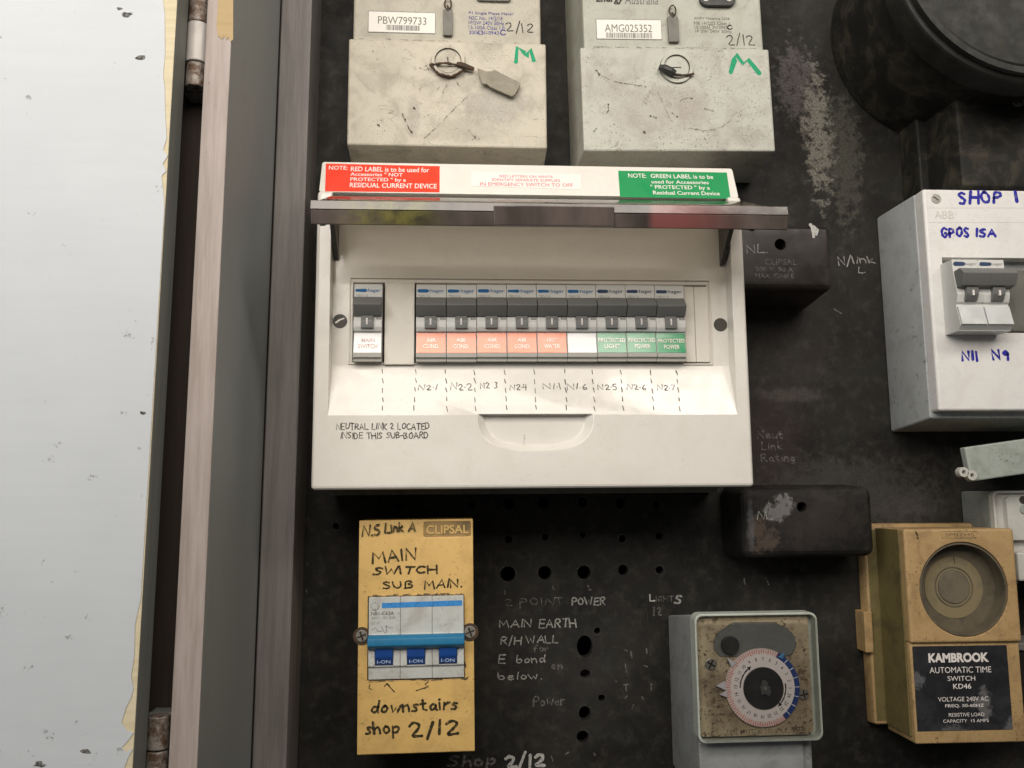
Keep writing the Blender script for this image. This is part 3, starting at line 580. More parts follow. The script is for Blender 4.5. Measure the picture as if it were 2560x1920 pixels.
t, hw, h, ru, rv = meter([(1451,117),(1922,124),(1943,378),(1463,377)], ('pale','pale_top'), .9, 'grey-green cracked-looking electricity meter numbered AMG025352, the right of the two', 'AMG025352', (1490,48,1654,99), ((1512,61,1630,80),(1515,82,1629,95)),
  [(1827,180),(1836,150),(1841,137),(1858,160),(1870,149),(1898,183)], (1458,1904), (1671,41,1697,104), (1692,168),
  [('AMPY Metering 2006',(1735,43,1824,51),'i_print'),('M8 14/2/02 Class 1',(1735,54,1824,62),'i_print'),('10-100A',(1737,64,1772,73),'i_print'),('N10943',(1784,64,1818,73),'i_print'),('1P 2W 240V 50Hz',(1738,75,1829,82),'i_print'),], '2/12', (1819,87,1885,112), 'h', 2)
printed(t, 'Energy', t.box(1490,-14,1560,11,49.5), 49.58, 'i_black', bold=.03, shear=.2); printed(t, 'Australia', t.box(1561,-14,1645,11,49.5), 49.58, 'i_print', shear=.2)
strokes(t, [[t.L(1825+6*math.cos(a), 68+5*math.sin(a), 49.6) for a in [.6+i*.45 for i in range(12)]]], 49.6, 'i_black', .8, 'tick_mark')
strokes(t, [[t.L(x, y, 49.6) for x, y in ((1774,62),(1782,62),(1782,74),(1774,74),(1774,62))]], 49.6, 'i_print', .35, 'square_mark')
B().tube([(ru-12,rv-1,55.5),(ru-9,rv-2.5,56.8),(ru-5,rv-4.6,57),(ru-2.4,rv-6,56.4)], [1.9,2.7,2.7,2.3], 10).build('seal_plug', 'black', t, 'black plastic seal plug across the screw')
B().tube([(ru-3,rv-6,55.8),(ru+3,rv-6.6,55.6),(ru+8,rv-6,55.4),(ru+11,rv-5,55)], [.9,.8,.9,.7]).build('seal_wire', 'wire', t)
streaks(t, [[t.L(x, y, 53) for x, y in q] for q in [[(1490,175),(1500,190)],[(1498,185),(1520,200),(1550,208)],[(1552,207),(1585,212),(1614,217)],[(1520,260),(1522,275),(1516,284)],[(1700,252),(1718,245),(1730,246)],[(1680,282),(1694,292)],[(1718,320),(1745,325),(1762,330),(1790,322),(1806,318),(1826,300)],[(1760,272),(1785,278)],[(1484,330),(1490,322)],[(1608,328),(1612,332)],[(1625,290),(1640,295)],[(1632,205),(1665,280),(1680,305)]]], 53.12, 'i_grime', [.9,.7,.9,.9,.9,.9,.6,.6,.9,1.2,1.1,.5], 'dirt_streak')
q = t.box(1747, -40, 1836, 19, 50); op = B().prism(rrect(*q, 5), 49.2, 52.5, .5).build('optical_port', 'black', t)
for px in (1764, 1822): u, v = t.L(px, -3, 52); B().cyl(u, v, 2.2, 52, 52.8, 20, .2).build('lens', 'outlet', op)

# ================================================================== the opened distribution board
SBX, SBZ = 46, 5.8
sb = T('distribution_board', 'ivory plastic distribution board with its smoky door propped open, in the middle', 'switchboard', SBX, SBZ)
uL, uR = -83.2-SBX, 174.8-SBX; vb, vt = 0, 177.5
q = sb.box(824, 600, 1834, 1037, 84); wl, wr, wb = q[0], q[1], sb.L(1330, 1037.5, 84)[1]
FL = 73.0; rt = sb.L(1325, 914, FL)[1]
ramp_w = lambda u, v: FL+(84-FL)*(rt-v)/(rt-wb) if v < rt else FL
RW = lambda u, v: ramp_w(u, v)
notch = []
nl, nr, nb = sb.L(1193,1040,84), sb.L(1485,1040,84), sb.L(1339,1131,84)
cxn, rx, ry = (nl[0]+nr[0])/2, (nr[0]-nl[0])/2, nl[1]-nb[1]
for i in range(25):
    a = math.pi+math.pi*i/24; c_, s_ = math.cos(a), math.sin(a)
    notch.append((cxn+rx*math.copysign(abs(c_)**.72, c_), nl[1]+1+ry*math.copysign(abs(s_)**.72, s_)))
fr = sb.box(873, 697, 1778, 912, FL)
mo = (fr[0]+2.2, fr[1]-2.0, fr[2]+1.2, fr[3]-3.2)
solid = B().frustum((uL+.8, uR-.8, vb+.8, vt), 0, (uL, uR, vb, vt), 84, 2.2, 3)
cutw = B().prof([(84.0+6, wb-6*(rt-wb)/(84-FL)), (FL, rt), (FL, vt+5), (100, vt+5), (100, wb-6*(rt-wb)/(84-FL))], wl, wr)
cutn = B().loft([(cxn+(a-cxn)*.86, nl[1]+1+(b_-nl[1]-1)*.84) for a, b_ in notch], 79.2, [(cxn+(a-cxn)*1.02, nl[1]+1+(b_-nl[1]-1)*1.02) for a, b_ in notch], 85)
cutm = B().box(*mo, 40, 90)
me = carve(solid, [cutw, cutn, cutm], .8, 3); cover = link('cover', me, 'ivory', sb)
B().box(mo[0]-2, mo[1]+2, mo[2]-2, mo[3]+2, 48, 60).build('breaker_recess', 'hole', sb)
B().box(uL+2, uR-2, -2.8, 8, 0, 22, .6).build('base', 'seal_tag', sb)
# fine raised line round the breaker opening
b = B(); a0, a1, b0, b1 = fr
for q in ((a0,a1,b1-.7,b1),(a0,a1,b0,b0+.7),(a0,a0+.7,b0+.7,b1-.7),(a1-.7,a1,b0+.7,b1-.7)): b.box(*q, FL-.2, FL+.8, .2, 1)
b.build('opening_rim', 'ivory_matt', sb)
# label panel above the door, sloping back to the wall
s0, s1 = sb.L(820, 480, 80)[1], sb.L(1323, 413, 70)[1]
SW = lambda u, v: 80-(v-s0)/(s1-s0)*10
lp_ = B().prism(rrect(uL+.3, uR-.3, s0, s1, 1.6), -14, 0, .5, 2, slope=SW).build('label_panel', 'ivory', sb)
B().box(uL+1, uR-1, vt-6, s1-1.5, 0, 66.5).build('top_housing', 'ivory', sb)
def sl(x, y): return sb.L(x, y, 75 + (y-455)/80*8)
def quad(pxs): return [sl(*p) for p in pxs]
r_ = B().prism(quad([(814,481.5),(1099,483.5),(1099,415.5),(815,409.5)]), .02, .22, slope=SW).build('red_sticker', 'stick_red', sb)
g_ = B().prism(quad([(1549,495),(1825,498.5),(1818,430),(1546,426)]), .02, .22, slope=SW).build('green_sticker', 'stick_green', sb)
w_ = B().prism(quad([(1177,467),(1452,475.5),(1452,436),(1178,429)]), .02, .22, slope=SW).build('white_sticker', 'stick_white', sb)
def sbox(x0, y0, x1, y1):
    a = sl(x0, y0); c = sl(x1, y1); return (a[0], c[0], c[1], a[1])
def sprint(o, s, x0, y0, x1, y1, mat, tilt=.0, bold=.012): return printed(o, s, sbox(x0, y0, x1, y1), .27, mat, wf=SW, bold=bold)
sprint(r_, 'NOTE:', 823, 415, 869, 426, 'i_white'); sprint(r_, 'RED LABEL is to be used for', 878, 417, 1073, 432, 'i_white')
sprint(r_, 'Accessories " NOT', 877, 432, 1007, 443, 'i_white'); sprint(r_, 'PROTECTED " by a', 877, 445, 1015, 459, 'i_white'); sprint(r_, 'RESIDUAL CURRENT DEVICE', 876, 459, 1092, 474, 'i_white')
sprint(g_, 'NOTE:', 1570, 433, 1616, 445, 'i_white'); sprint(g_, 'GREEN LABEL is to be', 1626, 434, 1784, 447, 'i_white')
sprint(g_, 'used for Accessories', 1628, 450, 1772, 461, 'i_white'); sprint(g_, '" PROTECTED " by a', 1625, 463, 1775, 478, 'i_white'); sprint(g_, 'Residual Current Device', 1631, 478, 1799, 490, 'i_white')
sprint(w_, 'RED LETTERS ON WHITE', 1249, 438, 1382, 446, 'i_red', bold=0); sprint(w_, 'IDENTIFY SEPARATE SUPPLIES', 1230, 447, 1400, 456, 'i_red', bold=0); sprint(w_, 'IN EMERGENCY SWITCH TO OFF', 1200, 457, 1432, 469, 'i_red', bold=0)
# smoky door, hinged just under the label panel, jutting towards the viewer
ld = 140.0
dl, drr = sb.L(775, 530, ld)[0], sb.L(1972, 545, ld)[0]
zt = sb.L(1374, 509, ld)[1]; zm = sb.L(1374, 530, ld)[1]; zb = sb.L(1374, 564, ld)[1]
h0 = s0-2.6
door = B().prof([(82,h0),(ld-4,zt+1.2),(ld-4,zt-2.2),(82,h0-3.2)], dl+3, drr-6, .3).build('door_sheet', 'visor_top', sb)
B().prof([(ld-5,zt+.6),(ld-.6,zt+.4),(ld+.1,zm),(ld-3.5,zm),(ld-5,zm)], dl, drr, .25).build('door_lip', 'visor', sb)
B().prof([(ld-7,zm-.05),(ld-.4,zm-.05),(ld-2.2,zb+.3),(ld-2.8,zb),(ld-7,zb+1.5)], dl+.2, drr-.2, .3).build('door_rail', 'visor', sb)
hl, hr = sb.L(1234, 540, ld)[0], sb.L(1536, 540, ld)[0]
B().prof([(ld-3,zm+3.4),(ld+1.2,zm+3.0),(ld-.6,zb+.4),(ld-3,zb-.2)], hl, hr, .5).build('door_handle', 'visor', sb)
for px, mir in ((836, 1), (1815, -1)):
    u = sb.L(px, 600, 84)[0]; v = sb.L(px, 590 if mir > 0 else 606, 84)[1]
    B().prof([(74,v-12),(79,v-9),(96,v+5),(130,zb+1.5),(130,zb+7),(84,h0-3),(74,h0-3)], u-1.4, u+1.4, .3).build('hinge_arm', 'arm', sb)
# fixing screws and blank plates
u, v = sb.L(850, 803, FL); B().cyl(u, v, 4.3, FL-.5, FL+.35, 28, .2).build('screw', 'hole', sb); B().ribbon([(u-2.4,v-1),(u-.4,v+.6),(u+2.2,v+1.6)], .9, FL+.42).build('slot', 'steel', sb)
u, v = sb.L(1801, 812, FL); B().cyl(u, v, 4.2, FL-.5, FL+.35, 28, .2).build('screw', 'hole', sb)
q = sb.box(961, 705, 1036, 911, 76); B().box(q[0], q[1], q[2], q[3], 60, 75.6, .5).build('blank_plate', 'ivory_matt', sb)
q = sb.box(1712, 716, 1738, 905, 75); B().box(q[0], q[1], q[2], q[3], 60, 74.6, .4).build('blank_plate', 'ivory_matt', sb)
q = sb.box(1739, 716, 1773, 905, 75); B().box(q[0], q[1], q[2], q[3], 60, 74.3, .4).build('blank_plate', 'ivory_matt', sb)
# pen lines and circuit numbers on the sloping lip
dash = []
for xa, xb in ((957,957),(1040,1035),(1114,1118),(1186,1189),(1261,1267),(1335,1341),(1412,1417),(1481,1486),(1552,1558),(1626,1635),(1691,1700)):
    for k in range(5):
        y0 = 925+k*22.5+rnd.uniform(-2,2); y1 = y0+9+rnd.uniform(0,3); f = lambda y: xa+(xb-xa)*(y-925)/105+rnd.uniform(-.8,.8)
        dd = lambda y: 73+11*(y-914)/124
        dash.append([sb.L(f(y0)-1, y0, dd(y0)), sb.L(f(y1)+rnd.uniform(-1,2), y1, dd(y1))])
strokes(sb, dash, .06, 'i_pencil', .5, 'dashed_line', RW)
for s, x0, x1, y0, y1 in (('N2~1',1046,1092,962,975),('N2~2',1127,1180,958,975),('N2 3',1201,1243,957,972),('N2~4',1275,1317,961,975),('N1~1',1358,1401,958,972),('N1~6',1419,1467,960,974),('N2~5',1495,1542,960,974),('N2~6',1567,1614,961,975),('N2~7',1643,1686,962,976)):
    a = sb.L(x0, y1, 77.8); c = sb.L(x1, y0, 77); hand(sb, s, (a[0], c[0], a[1], c[1]), .06, 'i_pencil', .55, wf=RW)
hand(sb, 'NEUTRAL LINK 2 LOCATED', sb.box(841,1058,1073,1073,84), 84.1, 'i_pencil', .55); hand(sb, 'INSIDE THIS SUB-BOARD', sb.box(852,1081,1070,1096,84), 84.1, 'i_pencil', .55)
q = sb.L(1311, 1105, 78); B().ribbon([(q[0],q[1]+4),(q[0]-.2,q[1]),(q[0]-.4,q[1]-4)], 1.3, 79.3).build('smudge', 'i_emboss', sb)

# ------------------------------------------------------------------ circuit breakers in the board
VT, VB_ = 127.6, 80.6
LW = lambda u, v: 77.9+(94.9-v)*.21+.22
def breaker(x0, x1, label, lab, lines, lmat, tmat, logo, v_off=0., first=False):
    cx = (x0+x1)/2; hw = (x1-x0)/2-.12; j1, j2 = rnd.uniform(-.25,.25), rnd.uniform(-.3,.3); v_off += rnd.uniform(-.12,.12)
    t = T('circuit_breaker', label, 'breaker', cx, v_off, group='row of modular breakers in the distribution board')
    B().prof([(58,VT),(77.6,VT),(78,VT-.4),(78,107.8),(78.6,107.2),(80,104),(80,101),(79,98.6),(77.4,98.2),(77.4,95.2),(77.5,94.9),(79.3,85.4),(58,85.4)], -hw, hw, .22).build('body', 'mcb', t)
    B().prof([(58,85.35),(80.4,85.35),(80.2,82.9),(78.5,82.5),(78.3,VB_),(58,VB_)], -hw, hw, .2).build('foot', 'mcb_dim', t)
    B().prof([(78.05,119.2+j1*.4),(79.4,119.3+j1*.4),(84.6+j1,113.6+j1),(84.2+j1,112.8+j1),(80.2,107.9),(78.05,107.6)], -hw+.08, hw-.08, .35, 3).build('toggle', 'toggle', t)
    st = B().prof([(79,107.9),(80.3,107.8),(81.7,104.5),(81.3,100.2),(79,100)], -3.6-.2, 3.6-.2, .3).build('toggle_stem', 'toggle', t)
    B()._add([(-.75,102.2,81.62),(.2,102.2,81.62),(.2,104.5,81.84),(-.75,104.5,81.84),(.2,106.2,81.15),(-.75,106.2,81.15)], [(0,1,2,3),(3,2,4,5)]).build('on_mark', 'i_white', st)
    b = B(); b.box(hw-3.6, hw-.4, 105.4, 107.2, 79, 79.3); b.build('test_mark', 'i_grey', t)
    lb = B().prof([(77.3,97.6),(78.1,97.6),(78.15,94.95),(80.15,85.5),(79.4,85.5),(77.3,94.9)], -hw+.35, hw-.35, .05).build('label', lab, t, None)
    for k, s in enumerate(lines):
        yy = (92.0, 94.4) if k == 0 else (88.0, 90.6)
        wd = min(hw*.92, len(s)*.95); printed(lb, s, (-wd+j2, wd+j2, yy[0]+j1, yy[1]+j1), .38, lmat, wf=LW, bold=.01)
    B().ribbon([(-hw+1.6, VT-4.1), (-hw+6.6, VT-4.1)], 1.9, 78.05).build('logo_bar', logo, t)
    printed(t, ':hager', (-hw+7.6, hw-1.2, VT-5.6, VT-2.9), 78.06, logo, 'logo_lettering', bold=.01)
    printed(t, 'MBN116', (-hw+1.3, -hw+8.2, VT-8.0, VT-6.4), 78.06, 'i_grey', 'lettering')
    return t
breaker(-61.2, -44.3, 'single grey breaker apart at the left, white label MAIN SWITCH', 'lab_white', ['MAIN','SWITCH'], 'i_fadered', None, 'i_logo', .3)
xs0, pitch = -24.4, 18.08
txt = [('lab_red',['AIR','COND.'],'first of the four breakers with red AIR COND. labels, counted from the left','i_pale','i_logo'),('lab_red',['AIR','COND.'],'second of the four breakers with red AIR COND. labels, counted from the left','i_pale','i_logo'),('lab_red',['AIR','COND.'],'third of the four breakers with red AIR COND. labels, counted from the left','i_pale','i_logo'),('lab_red',['AIR','COND.'],'fourth of the four red AIR COND. breakers, beside the HOT WATER one','i_pale','i_logo'),('lab_red',['HOT','WATER'],'grey breaker with red HOT WATER label','i_pale','i_logo'),('lab_white',[],'grey breaker with blank white label, between red and green labels','i_pale','i_logo'),('lab_green',['PROTECTED','LIGHT'],'grey breaker with green PROTECTED LIGHT label','i_pale','i_logo2'),('lab_green',['PROTECTED','POWER'],'left of the two breakers with green PROTECTED POWER labels','i_pale','i_logo2'),('lab_green',['PROTECTED','POWER'],'rightmost breaker in the row, second green PROTECTED POWER label','i_pale','i_logo2')]
for i, (lab, lines, label, lm, lg) in enumerate(txt):
    breaker(xs0+i*pitch, xs0+(i+1)*pitch, label, lab, lines, lm, None, lg, .35+.06*i-(0 if i else 0))

# ================================================================== yellow enclosure with three-pole breaker
a = [at(*p, 60) for p in ((903,1302),(1185,1297),(1188,1880),(890,1888))]
yx, yz = (a[0][0]+a[1][0]+a[2][0]+a[3][0])/4, (a[2][1]+a[3][1])/2
ye = T('breaker_enclosure', 'narrow yellow breaker enclosure marked MAIN SWITCH SUB MAIN, below the distribution board', 'enclosure', yx, yz, .35)
hw = 33.9; H = (a[0][1]+a[1][1])/2-yz; fold = ye.L(1040, 1436, 60)[1]
cutb = B().box(*ye.box(919, 1489, 1161, 1699, 60), 20, 80)
lq = ye.box(1059, 1304, 1178, 1343, 59.4)
cutl = B().prism(rrect(*lq, 1.2), 58.3, 70)
me = carve(B().prof([(0,0),(59.4,0),(60,.6),(60,fold),(58.9,H),(0,H)], -hw, hw), [cutb, cutl], .6, 2); link('cover', me, 'yellow', ye)
lp2 = B().prism(rrect(lq[0]+.1, lq[1]-.1, lq[2]+.1, lq[3]-.1, 1.1), 57.5, 58.35).build('logo_plate', 'yellow_dark', ye)
printed(lp2, 'CLIPSAL', (lq[0]+1.6, lq[1]-1.6, lq[2]+2, lq[3]-2), 58.75, 'yellow', 'logo_lettering', bold=.02)
for s, bx, wd, rs in (('N.5',(906,1314,950,1340),1.1,.6),('Link A',(963,1309,1037,1330),1.05,.5),('MAIN',(932,1378,1039,1406),1.15,1.2),('SWITCH',(933,1418,1092,1436),1.15,.6),('SUB',(958,1455,1033,1472),1.0,.2),('MAIN.',(1061,1451,1154,1470),1.1,.4)):
    hand(ye, s, ye.box(*bx, 60), 60.12, 'i_marker', wd, rise=rs, jitter=.07)
hand(ye, 'downstairs', ye.box(927,1752,1144,1780,60), 60.12, 'i_marker', 1.35, rise=1.2, jitter=.06); hand(ye, 'shop', ye.box(914,1806,998,1836,60), 60.12, 'i_marker', 1.35, rise=.8, jitter=.06); hand(ye, '2/12', ye.box(1026,1808,1142,1842,60), 60.12, 'i_marker', 1.6, rise=1.2)
strokes(ye, [[ye.L(x, y, 60) for x, y in q] for q in [[(961,1716),(968,1708),(974,1714)],[(966,1709),(985,1728)],[(982,1726),(987,1730)],[(1040,1727),(1071,1716)],[(1070,1705),(1062,1710),(1070,1717),(1060,1722)],[(925,1712),(922,1720),(930,1724)],[(1162,1655),(1164,1668)],[(1162,1700),(1170,1692)]]], 60.1, 'i_marker', .55, 'pen_mark')
q = ye.box(919, 1489, 1161, 1699, 60)
for side in (0, 1):
    b = B()
    for i in range(40 if side == 0 else 18):
        u = q[0]+(q[1]-q[0])*rnd.random(); v = q[3]+rnd.uniform(.0,.9) if side == 0 else q[2]-rnd.uniform(0,.7)
        b.ribbon([(u, v), (u+rnd.uniform(.6,2.6), v+rnd.uniform(-.2,.2))], rnd.uniform(.4,1.0), 60.06+.003*i)
    b.build('grime', 'i_faint', ye)
for px, py in ((904,1590),(1175,1580)):
    u, v = ye.L(px, py, 61); B().ring(u, v, 3.4, 5.0, 59.9, 60.8, 28).build('washer', 'wire', ye); screw(ye, u, v, 3.5, 60.6, 'dull', 20)
nb = T('three_pole_breaker', 'white three-pole breaker with one long blue handle, set in the yellow enclosure', 'breaker', yx, yz, .35)
q = nb.box(921, 1491, 1160, 1697, 62); p3 = (q[1]-q[0])/3
vy = lambda y: nb.L(1040, y, 63)[1]
for i in range(3):
    u0, u1 = q[0]+i*p3+.08, q[0]+(i+1)*p3-.08
    me = carve(B().prof([(20,q[2]),(61.5,q[2]),(62,vy(1668)),(63.5,vy(1663)),(63.5,vy(1586)),(62.3,vy(1584)),(62.3,q[3]),(20,q[3])], u0, u1), [B().box(u0+3.8, u1-4.0, vy(1663), vy(1600), 58, 70)], .25, 1)
    bo = link('pole_body', me, 'nb_white', nb)
    rk = B().prof([(58,vy(1661)),(61.5,vy(1661)),(64.5,vy(1640)),(65.5,vy(1615)),(58,vy(1600))], u0+4.0, u1-4.2, .3).build('rocker', 'nb_rocker', nb)
    printed(rk, 'I-ON', (u0+5.2, u1-5.6, vy(1656), vy(1648)), 63.6, 'i_lightblue')
B().prof([(61,vy(1621)),(65.5,vy(1620)),(68.6,vy(1609)),(68.2,vy(1592)),(65.5,vy(1585)),(61,vy(1585))], q[0]-.1, q[1]+.3, .6, 3).build('handle_bar', 'nb_blue', nb)
bb = nb.box(955, 1504, 1155, 1517, 62.4); B().prism([(bb[0],bb[2]-.3),(bb[1],bb[2]+.2),(bb[1],bb[3]+.3),(bb[0],bb[3]-.3)], 62.35, 62.45).build('blue_stripe', 'bar_blue', nb)
printed(nb, 'NB1-C63A', nb.box(928,1529,985,1538,62.4), 62.42, 'i_print', bold=.015); printed(nb, '400V~ IEC 898', nb.box(928,1541,988,1548,62.4), 62.42, 'i_grey'); printed(nb, '63 A', nb.box(928,1554,948,1562,62.4), 62.42, 'i_grey'); printed(nb, 'ON', nb.box(970,1566,983,1572,62.4), 62.42, 'i_grey')
strokes(nb, [[nb.L(x, y, 62.4) for x, y in qq] for qq in [[(930,1575),(938,1569),(944,1578),(955,1578)],[(953,1566),(962,1583)],[(966,1564),(966,1583)],[(963,1568),(966,1563),(969,1568)]]+[[(937+11*math.cos(k*.7),1515+10*math.sin(k*.7)),(937+8*math.cos(k*.7),1515+7*math.sin(k*.7))] for k in range(9)]+[[(937+11*math.cos(k*.5),1515+11*math.sin(k*.5)) for k in range(0,5)]]], 62.42, 'i_print', .32, 'diagram')

# ================================================================== white enclosure at the right with a two-pole breaker
sx, sz = 304.7, 52.9
sh = T('breaker_enclosure', 'white breaker enclosure with SHOP 1 in blue marker, at the right edge', 'enclosure', sx, sz)
W_, Hh = 122, 199.1-52.9
B().frustum((-1.4, W_+2, -9.0, Hh+.6), 0, (-.8, W_+1, -4.0, Hh-.2), 50.5, 1.8, 3).build('base', 'white_shaded', sh)
wq = sh.box(2362, 645, 2640, 832, 60)
me = carve(B().box(0, W_, 0, Hh, 49.5, 60, 1.6, 3), [B().box(*wq, 30, 90)], .3, 2); link('lid', me, 'white', sh)
B().box(wq[0]+.0, wq[1]+6, wq[2]-3, wq[3]+3, 28, 30).build('recess', 'bakelite', sh)
u, v = sh.L(2340, 497, 60); B().cyl(u, v, 3.4, 58.5, 60.25, 28, .2).build('screw', 'steel', sh); B().ribbon([(u-1.6,v+1.2),(u+1.4,v-1)], .8, 60.35).build('slot', 'i_wire', sh)
for s, bx, wd, rs in (('SHOP',(2398,482,2500,510),1.9,.8),('1',(2538,480,2546,506),2.1,0),('GPOS',(2354,570,2422,592),1.7,-.3),('15A',(2440,573,2487,591),1.7,0),('N11',(2405,880,2444,901),1.8,0),('N9',(2482,876,2522,899),1.8,0)):
    hand(sh, s, sh.box(*bx, 60), 60.12, 'i_blue', wd, rise=rs, gap=.3)
strokes(sh, [[sh.L(2322+i*22, 520+dy, 60) for i in range(12)] for dy in (0, 36)], 60.05, 'i_emboss', .35, 'moulded_line')
printed(sh, 'ABB', sh.box(2336,528,2384,547,60), 60.06, 'i_emboss', 'embossed_lettering')
tb = T('two_pole_breaker', 'grey two-pole breaker with linked dark toggles in the SHOP 1 enclosure', 'breaker', sx, sz)
q = tb.box(2388, 648, 2519, 826, 74); hwid = (q[1]-q[0])/2
vz = lambda y: tb.L(2450, y, 76)[1]
for i in range(2):
    u0, u1 = q[0]+i*hwid+.05, q[0]+(i+1)*hwid-.05
    B().prof([(32,q[3]),(73,q[3]),(73.5,vz(676)),(75.8,vz(720)),(76.6,vz(735)),(75.2,vz(755)),(74,vz(759)),(74,vz(763)),(77.5,vz(813)),(74,vz(824)),(74,q[2]-.5),(32,q[2]-.5)], u0, u1, .25).build('body', 'mcb', tb)
    B().prof([(73.5,vz(676)),(80,vz(674)),(84.5,vz(690)),(81,vz(718)),(75,vz(722))], u0+.3, u1+1.4, .4, 2).build('toggle', 'toggle', tb)
    st = B().prof([(74,vz(722)),(79.5,vz(720)),(79,vz(737)),(76.5,vz(753)),(74,vz(753))], u0+4.6, u1-4.6, .3).build('toggle_stem', 'toggle', tb)
    B().box((u0+u1)/2-.5, (u0+u1)/2+.7, vz(741), vz(728), 78, 79.6).build('on_mark', 'i_white', st)
    B().prof([(74.2,vz(765)),(75.2,vz(765)),(78.6,vz(812)),(77.4,vz(813))], u0+.3, u1-.3, .15).build('label_window', 'lab_grey', tb)
    B().ribbon([(u0+1.6, vz(657)), (u0+7.2, vz(657))], 2.2, 73.65).build('logo_bar', 'i_logo2', tb); printed(tb, 'hager', (u0+8.2, u1-1.2, vz(661.5), vz(653)), 73.65, 'i_grey', 'logo_lettering')
u, v = tb.L(2372, 732, 66)
B().cyl(u+2.6, v, 3.0, 66, 73.6, 20, .2).build('pivot', 'mcb', tb); B().cyl(u+2.6, v, 1.5, 73.6, 73.75, 16).build('pivot_hole', 'hole', tb)
B().box(wq[0]+.6, q[0]+.02, q[2]-.6, q[3]+.2, 32, 66, .3).build('side_wall', 'mcb', tb)
bl = T('blank_filler', 'grey module beside the two-pole breaker, cut off by the picture edge', 'filler', sx, sz); B().box(q[1]+6.5, q[1]+34, q[2]+2, q[3]-3, 32, 60.5, .8).build('body', 'seal_tag', bl)

# ================================================================== neutral links
x, z = at(1970, 640, 53)
n1 = T('neutral_link', 'black bakelite neutral link tucked behind the right of the distribution board', 'neutral link', x, z, group='black neutral links')
q = n1.box(1790, 560, 2082, 722, 53)
me = carve(B().frustum((q[0]-2,q[1]+2.5,q[2]-3,q[3]+2),0,(q[0],q[1],q[2],q[3]),53,5,4), [B().cyl(*n1.L(1951,611,53), 3.6, 34, 62, 24)], .3, 1); link('cover', me, 'bakelite', n1)
printed(n1, 'CLIPSAL', n1.box(1912,648,1992,662,53), 53.12, 'i_chalk2', 'embossed_lettering'); printed(n1, '500 V  90 A', n1.box(1890,667,1982,679,53), 53.12, 'i_chalk2', 'embossed_lettering'); printed(n1, 'MAX. CABLE', n1.box(1888,684,1985,695,53), 53.12, 'i_chalk2', 'embossed_lettering')
hand(n1, 'NL.', n1.box(1868,612,1918,632,53), 53.15, 'i_chalk', .7)
strokes(n1, [[n1.L(a_, b_, 53) for a_, b_ in qq] for qq in [[(2026,562),(2034,572),(2040,585)],[(2034,566),(2044,575),(2042,582)],[(2030,570),(2032,580),(2034,592)]]], 53.1, 'i_chalk3', [2.2,1.6,1.8], 'paint_splash')
x, z = at(2030, 1300, 40)
n2 = T('neutral_link', 'dusty black bakelite neutral link marked NL above the round dial timer', 'neutral link', x, z, group='black neutral links')
q = n2.box(1858, 1217, 2186, 1392, 40)
me = carve(B().frustum((q[0]-2.5,q[1]+2.5,q[2]-3,q[3]+2),0,(q[0],q[1],q[2],q[3]),40,6,4), [B().cyl(*n2.L(2005,1268,40), 3.2, 22, 50, 24)], .3, 1); link('cover', me, 'bakelite_dust', n2)
hand(n2, 'NL', n2.box(1893,1279,1930,1298,40), 40.15, 'i_chalk', .8)

# ================================================================== old round meter, top right
rc = (355, 336); R0 = 84.5
rm = T('round_meter', 'old black round meter with square terminal block, top right corner', 'meter', rc[0], rc[1])
B().cyl(0, 0, 78, 0, 84, 72, 1.5).build('case', 'iron', rm)
B().cyl(0, 0, R0, 84, 104, 80, 2.2).build('cover_rim', 'iron_gloss', rm)
B().ring(0, 0, R0-7.5, R0-3.5, 103.8, 108.5, 80).build('rim_bead', 'iron_gloss', rm); B().cyl(0, 0, R0-9, 100, 106.5, 72, 1.5).build('glass', 'iron_gloss', rm)
q = rm.box(2395, 150, 2700, 470, 60)
B().frustum((q[0]-3,q[1],q[2]-4,q[3]),0,(q[0],q[1],q[2],q[3]),60,2.4,3).build('terminal_block', 'iron', rm)
B().box(q[0]-8, q[1], q[2]-30, q[3]-14, 0, 24, 1.5).build('base_block', 'iron', rm)
screw(rm, *rm.L(2546, 250, 61), 4.5, 60.2, 'dull', 50)

# ================================================================== plug-in timer with the round dial
t0 = [at(*p, 68) for p in ((1735,1533),(2040,1533),(2060,1850),(1748,1860))]
tx, tz = sum(p[0] for p in t0)/4, (t0[2][1]+t0[3][1])/2
tm = T('dial_timer', 'grey cased timer with beige stained plate and round white 24 hour dial', 'timer', tx, tz)
hw = 37.2; H = (t0[0][1]+t0[1][1])/2-tz
B().frustum((-hw+.5, hw-.5, -32, H-9.5), 0, (-hw+3, hw-3, -30, H-1.5), 58, 1.5, 3).build('case', 'grey_box', tm)
B().box(-hw+2, hw-9, -60, -1.5, 58, 60.5, 1).build('lower_cover', 'grey_box', tm)
B().box(-hw+2, hw-9, -60, -31, 0, 58.2, 1).build('cable_cover', 'grey_box', tm)
me = carve(B().prism(rrect(-hw, hw, 0, H, 4.5), 57.5, 68.2), [B().prism(rrect(-hw+1.3, hw-1.3, 1.3, H-1.3, 3.6), 61, 90)], .35, 2); link('rim', me, 'rim', tm)
pl = B().prism(rrect(-hw+1.6, hw-4.2, 2.6, H-1.7, 3.0), 60.5, 64.6, .3).build('face_plate', 'plate', tm)
c8 = [tm.L(x, y, 65) for x, y in ((1833,1556),(1937,1556),(1966,1570),(1988,1592),(1990,1615),(1980,1636),(1962,1641),(1800,1641),(1785,1625),(1784,1600),(1800,1578))]
wd = B().prism(c8, 64.5, 65.0, .12).build('dial_window', 'window', tm); strokes(tm, [c8+[c8[0]]], 65.05, 'i_grime', .45, 'window_outline')
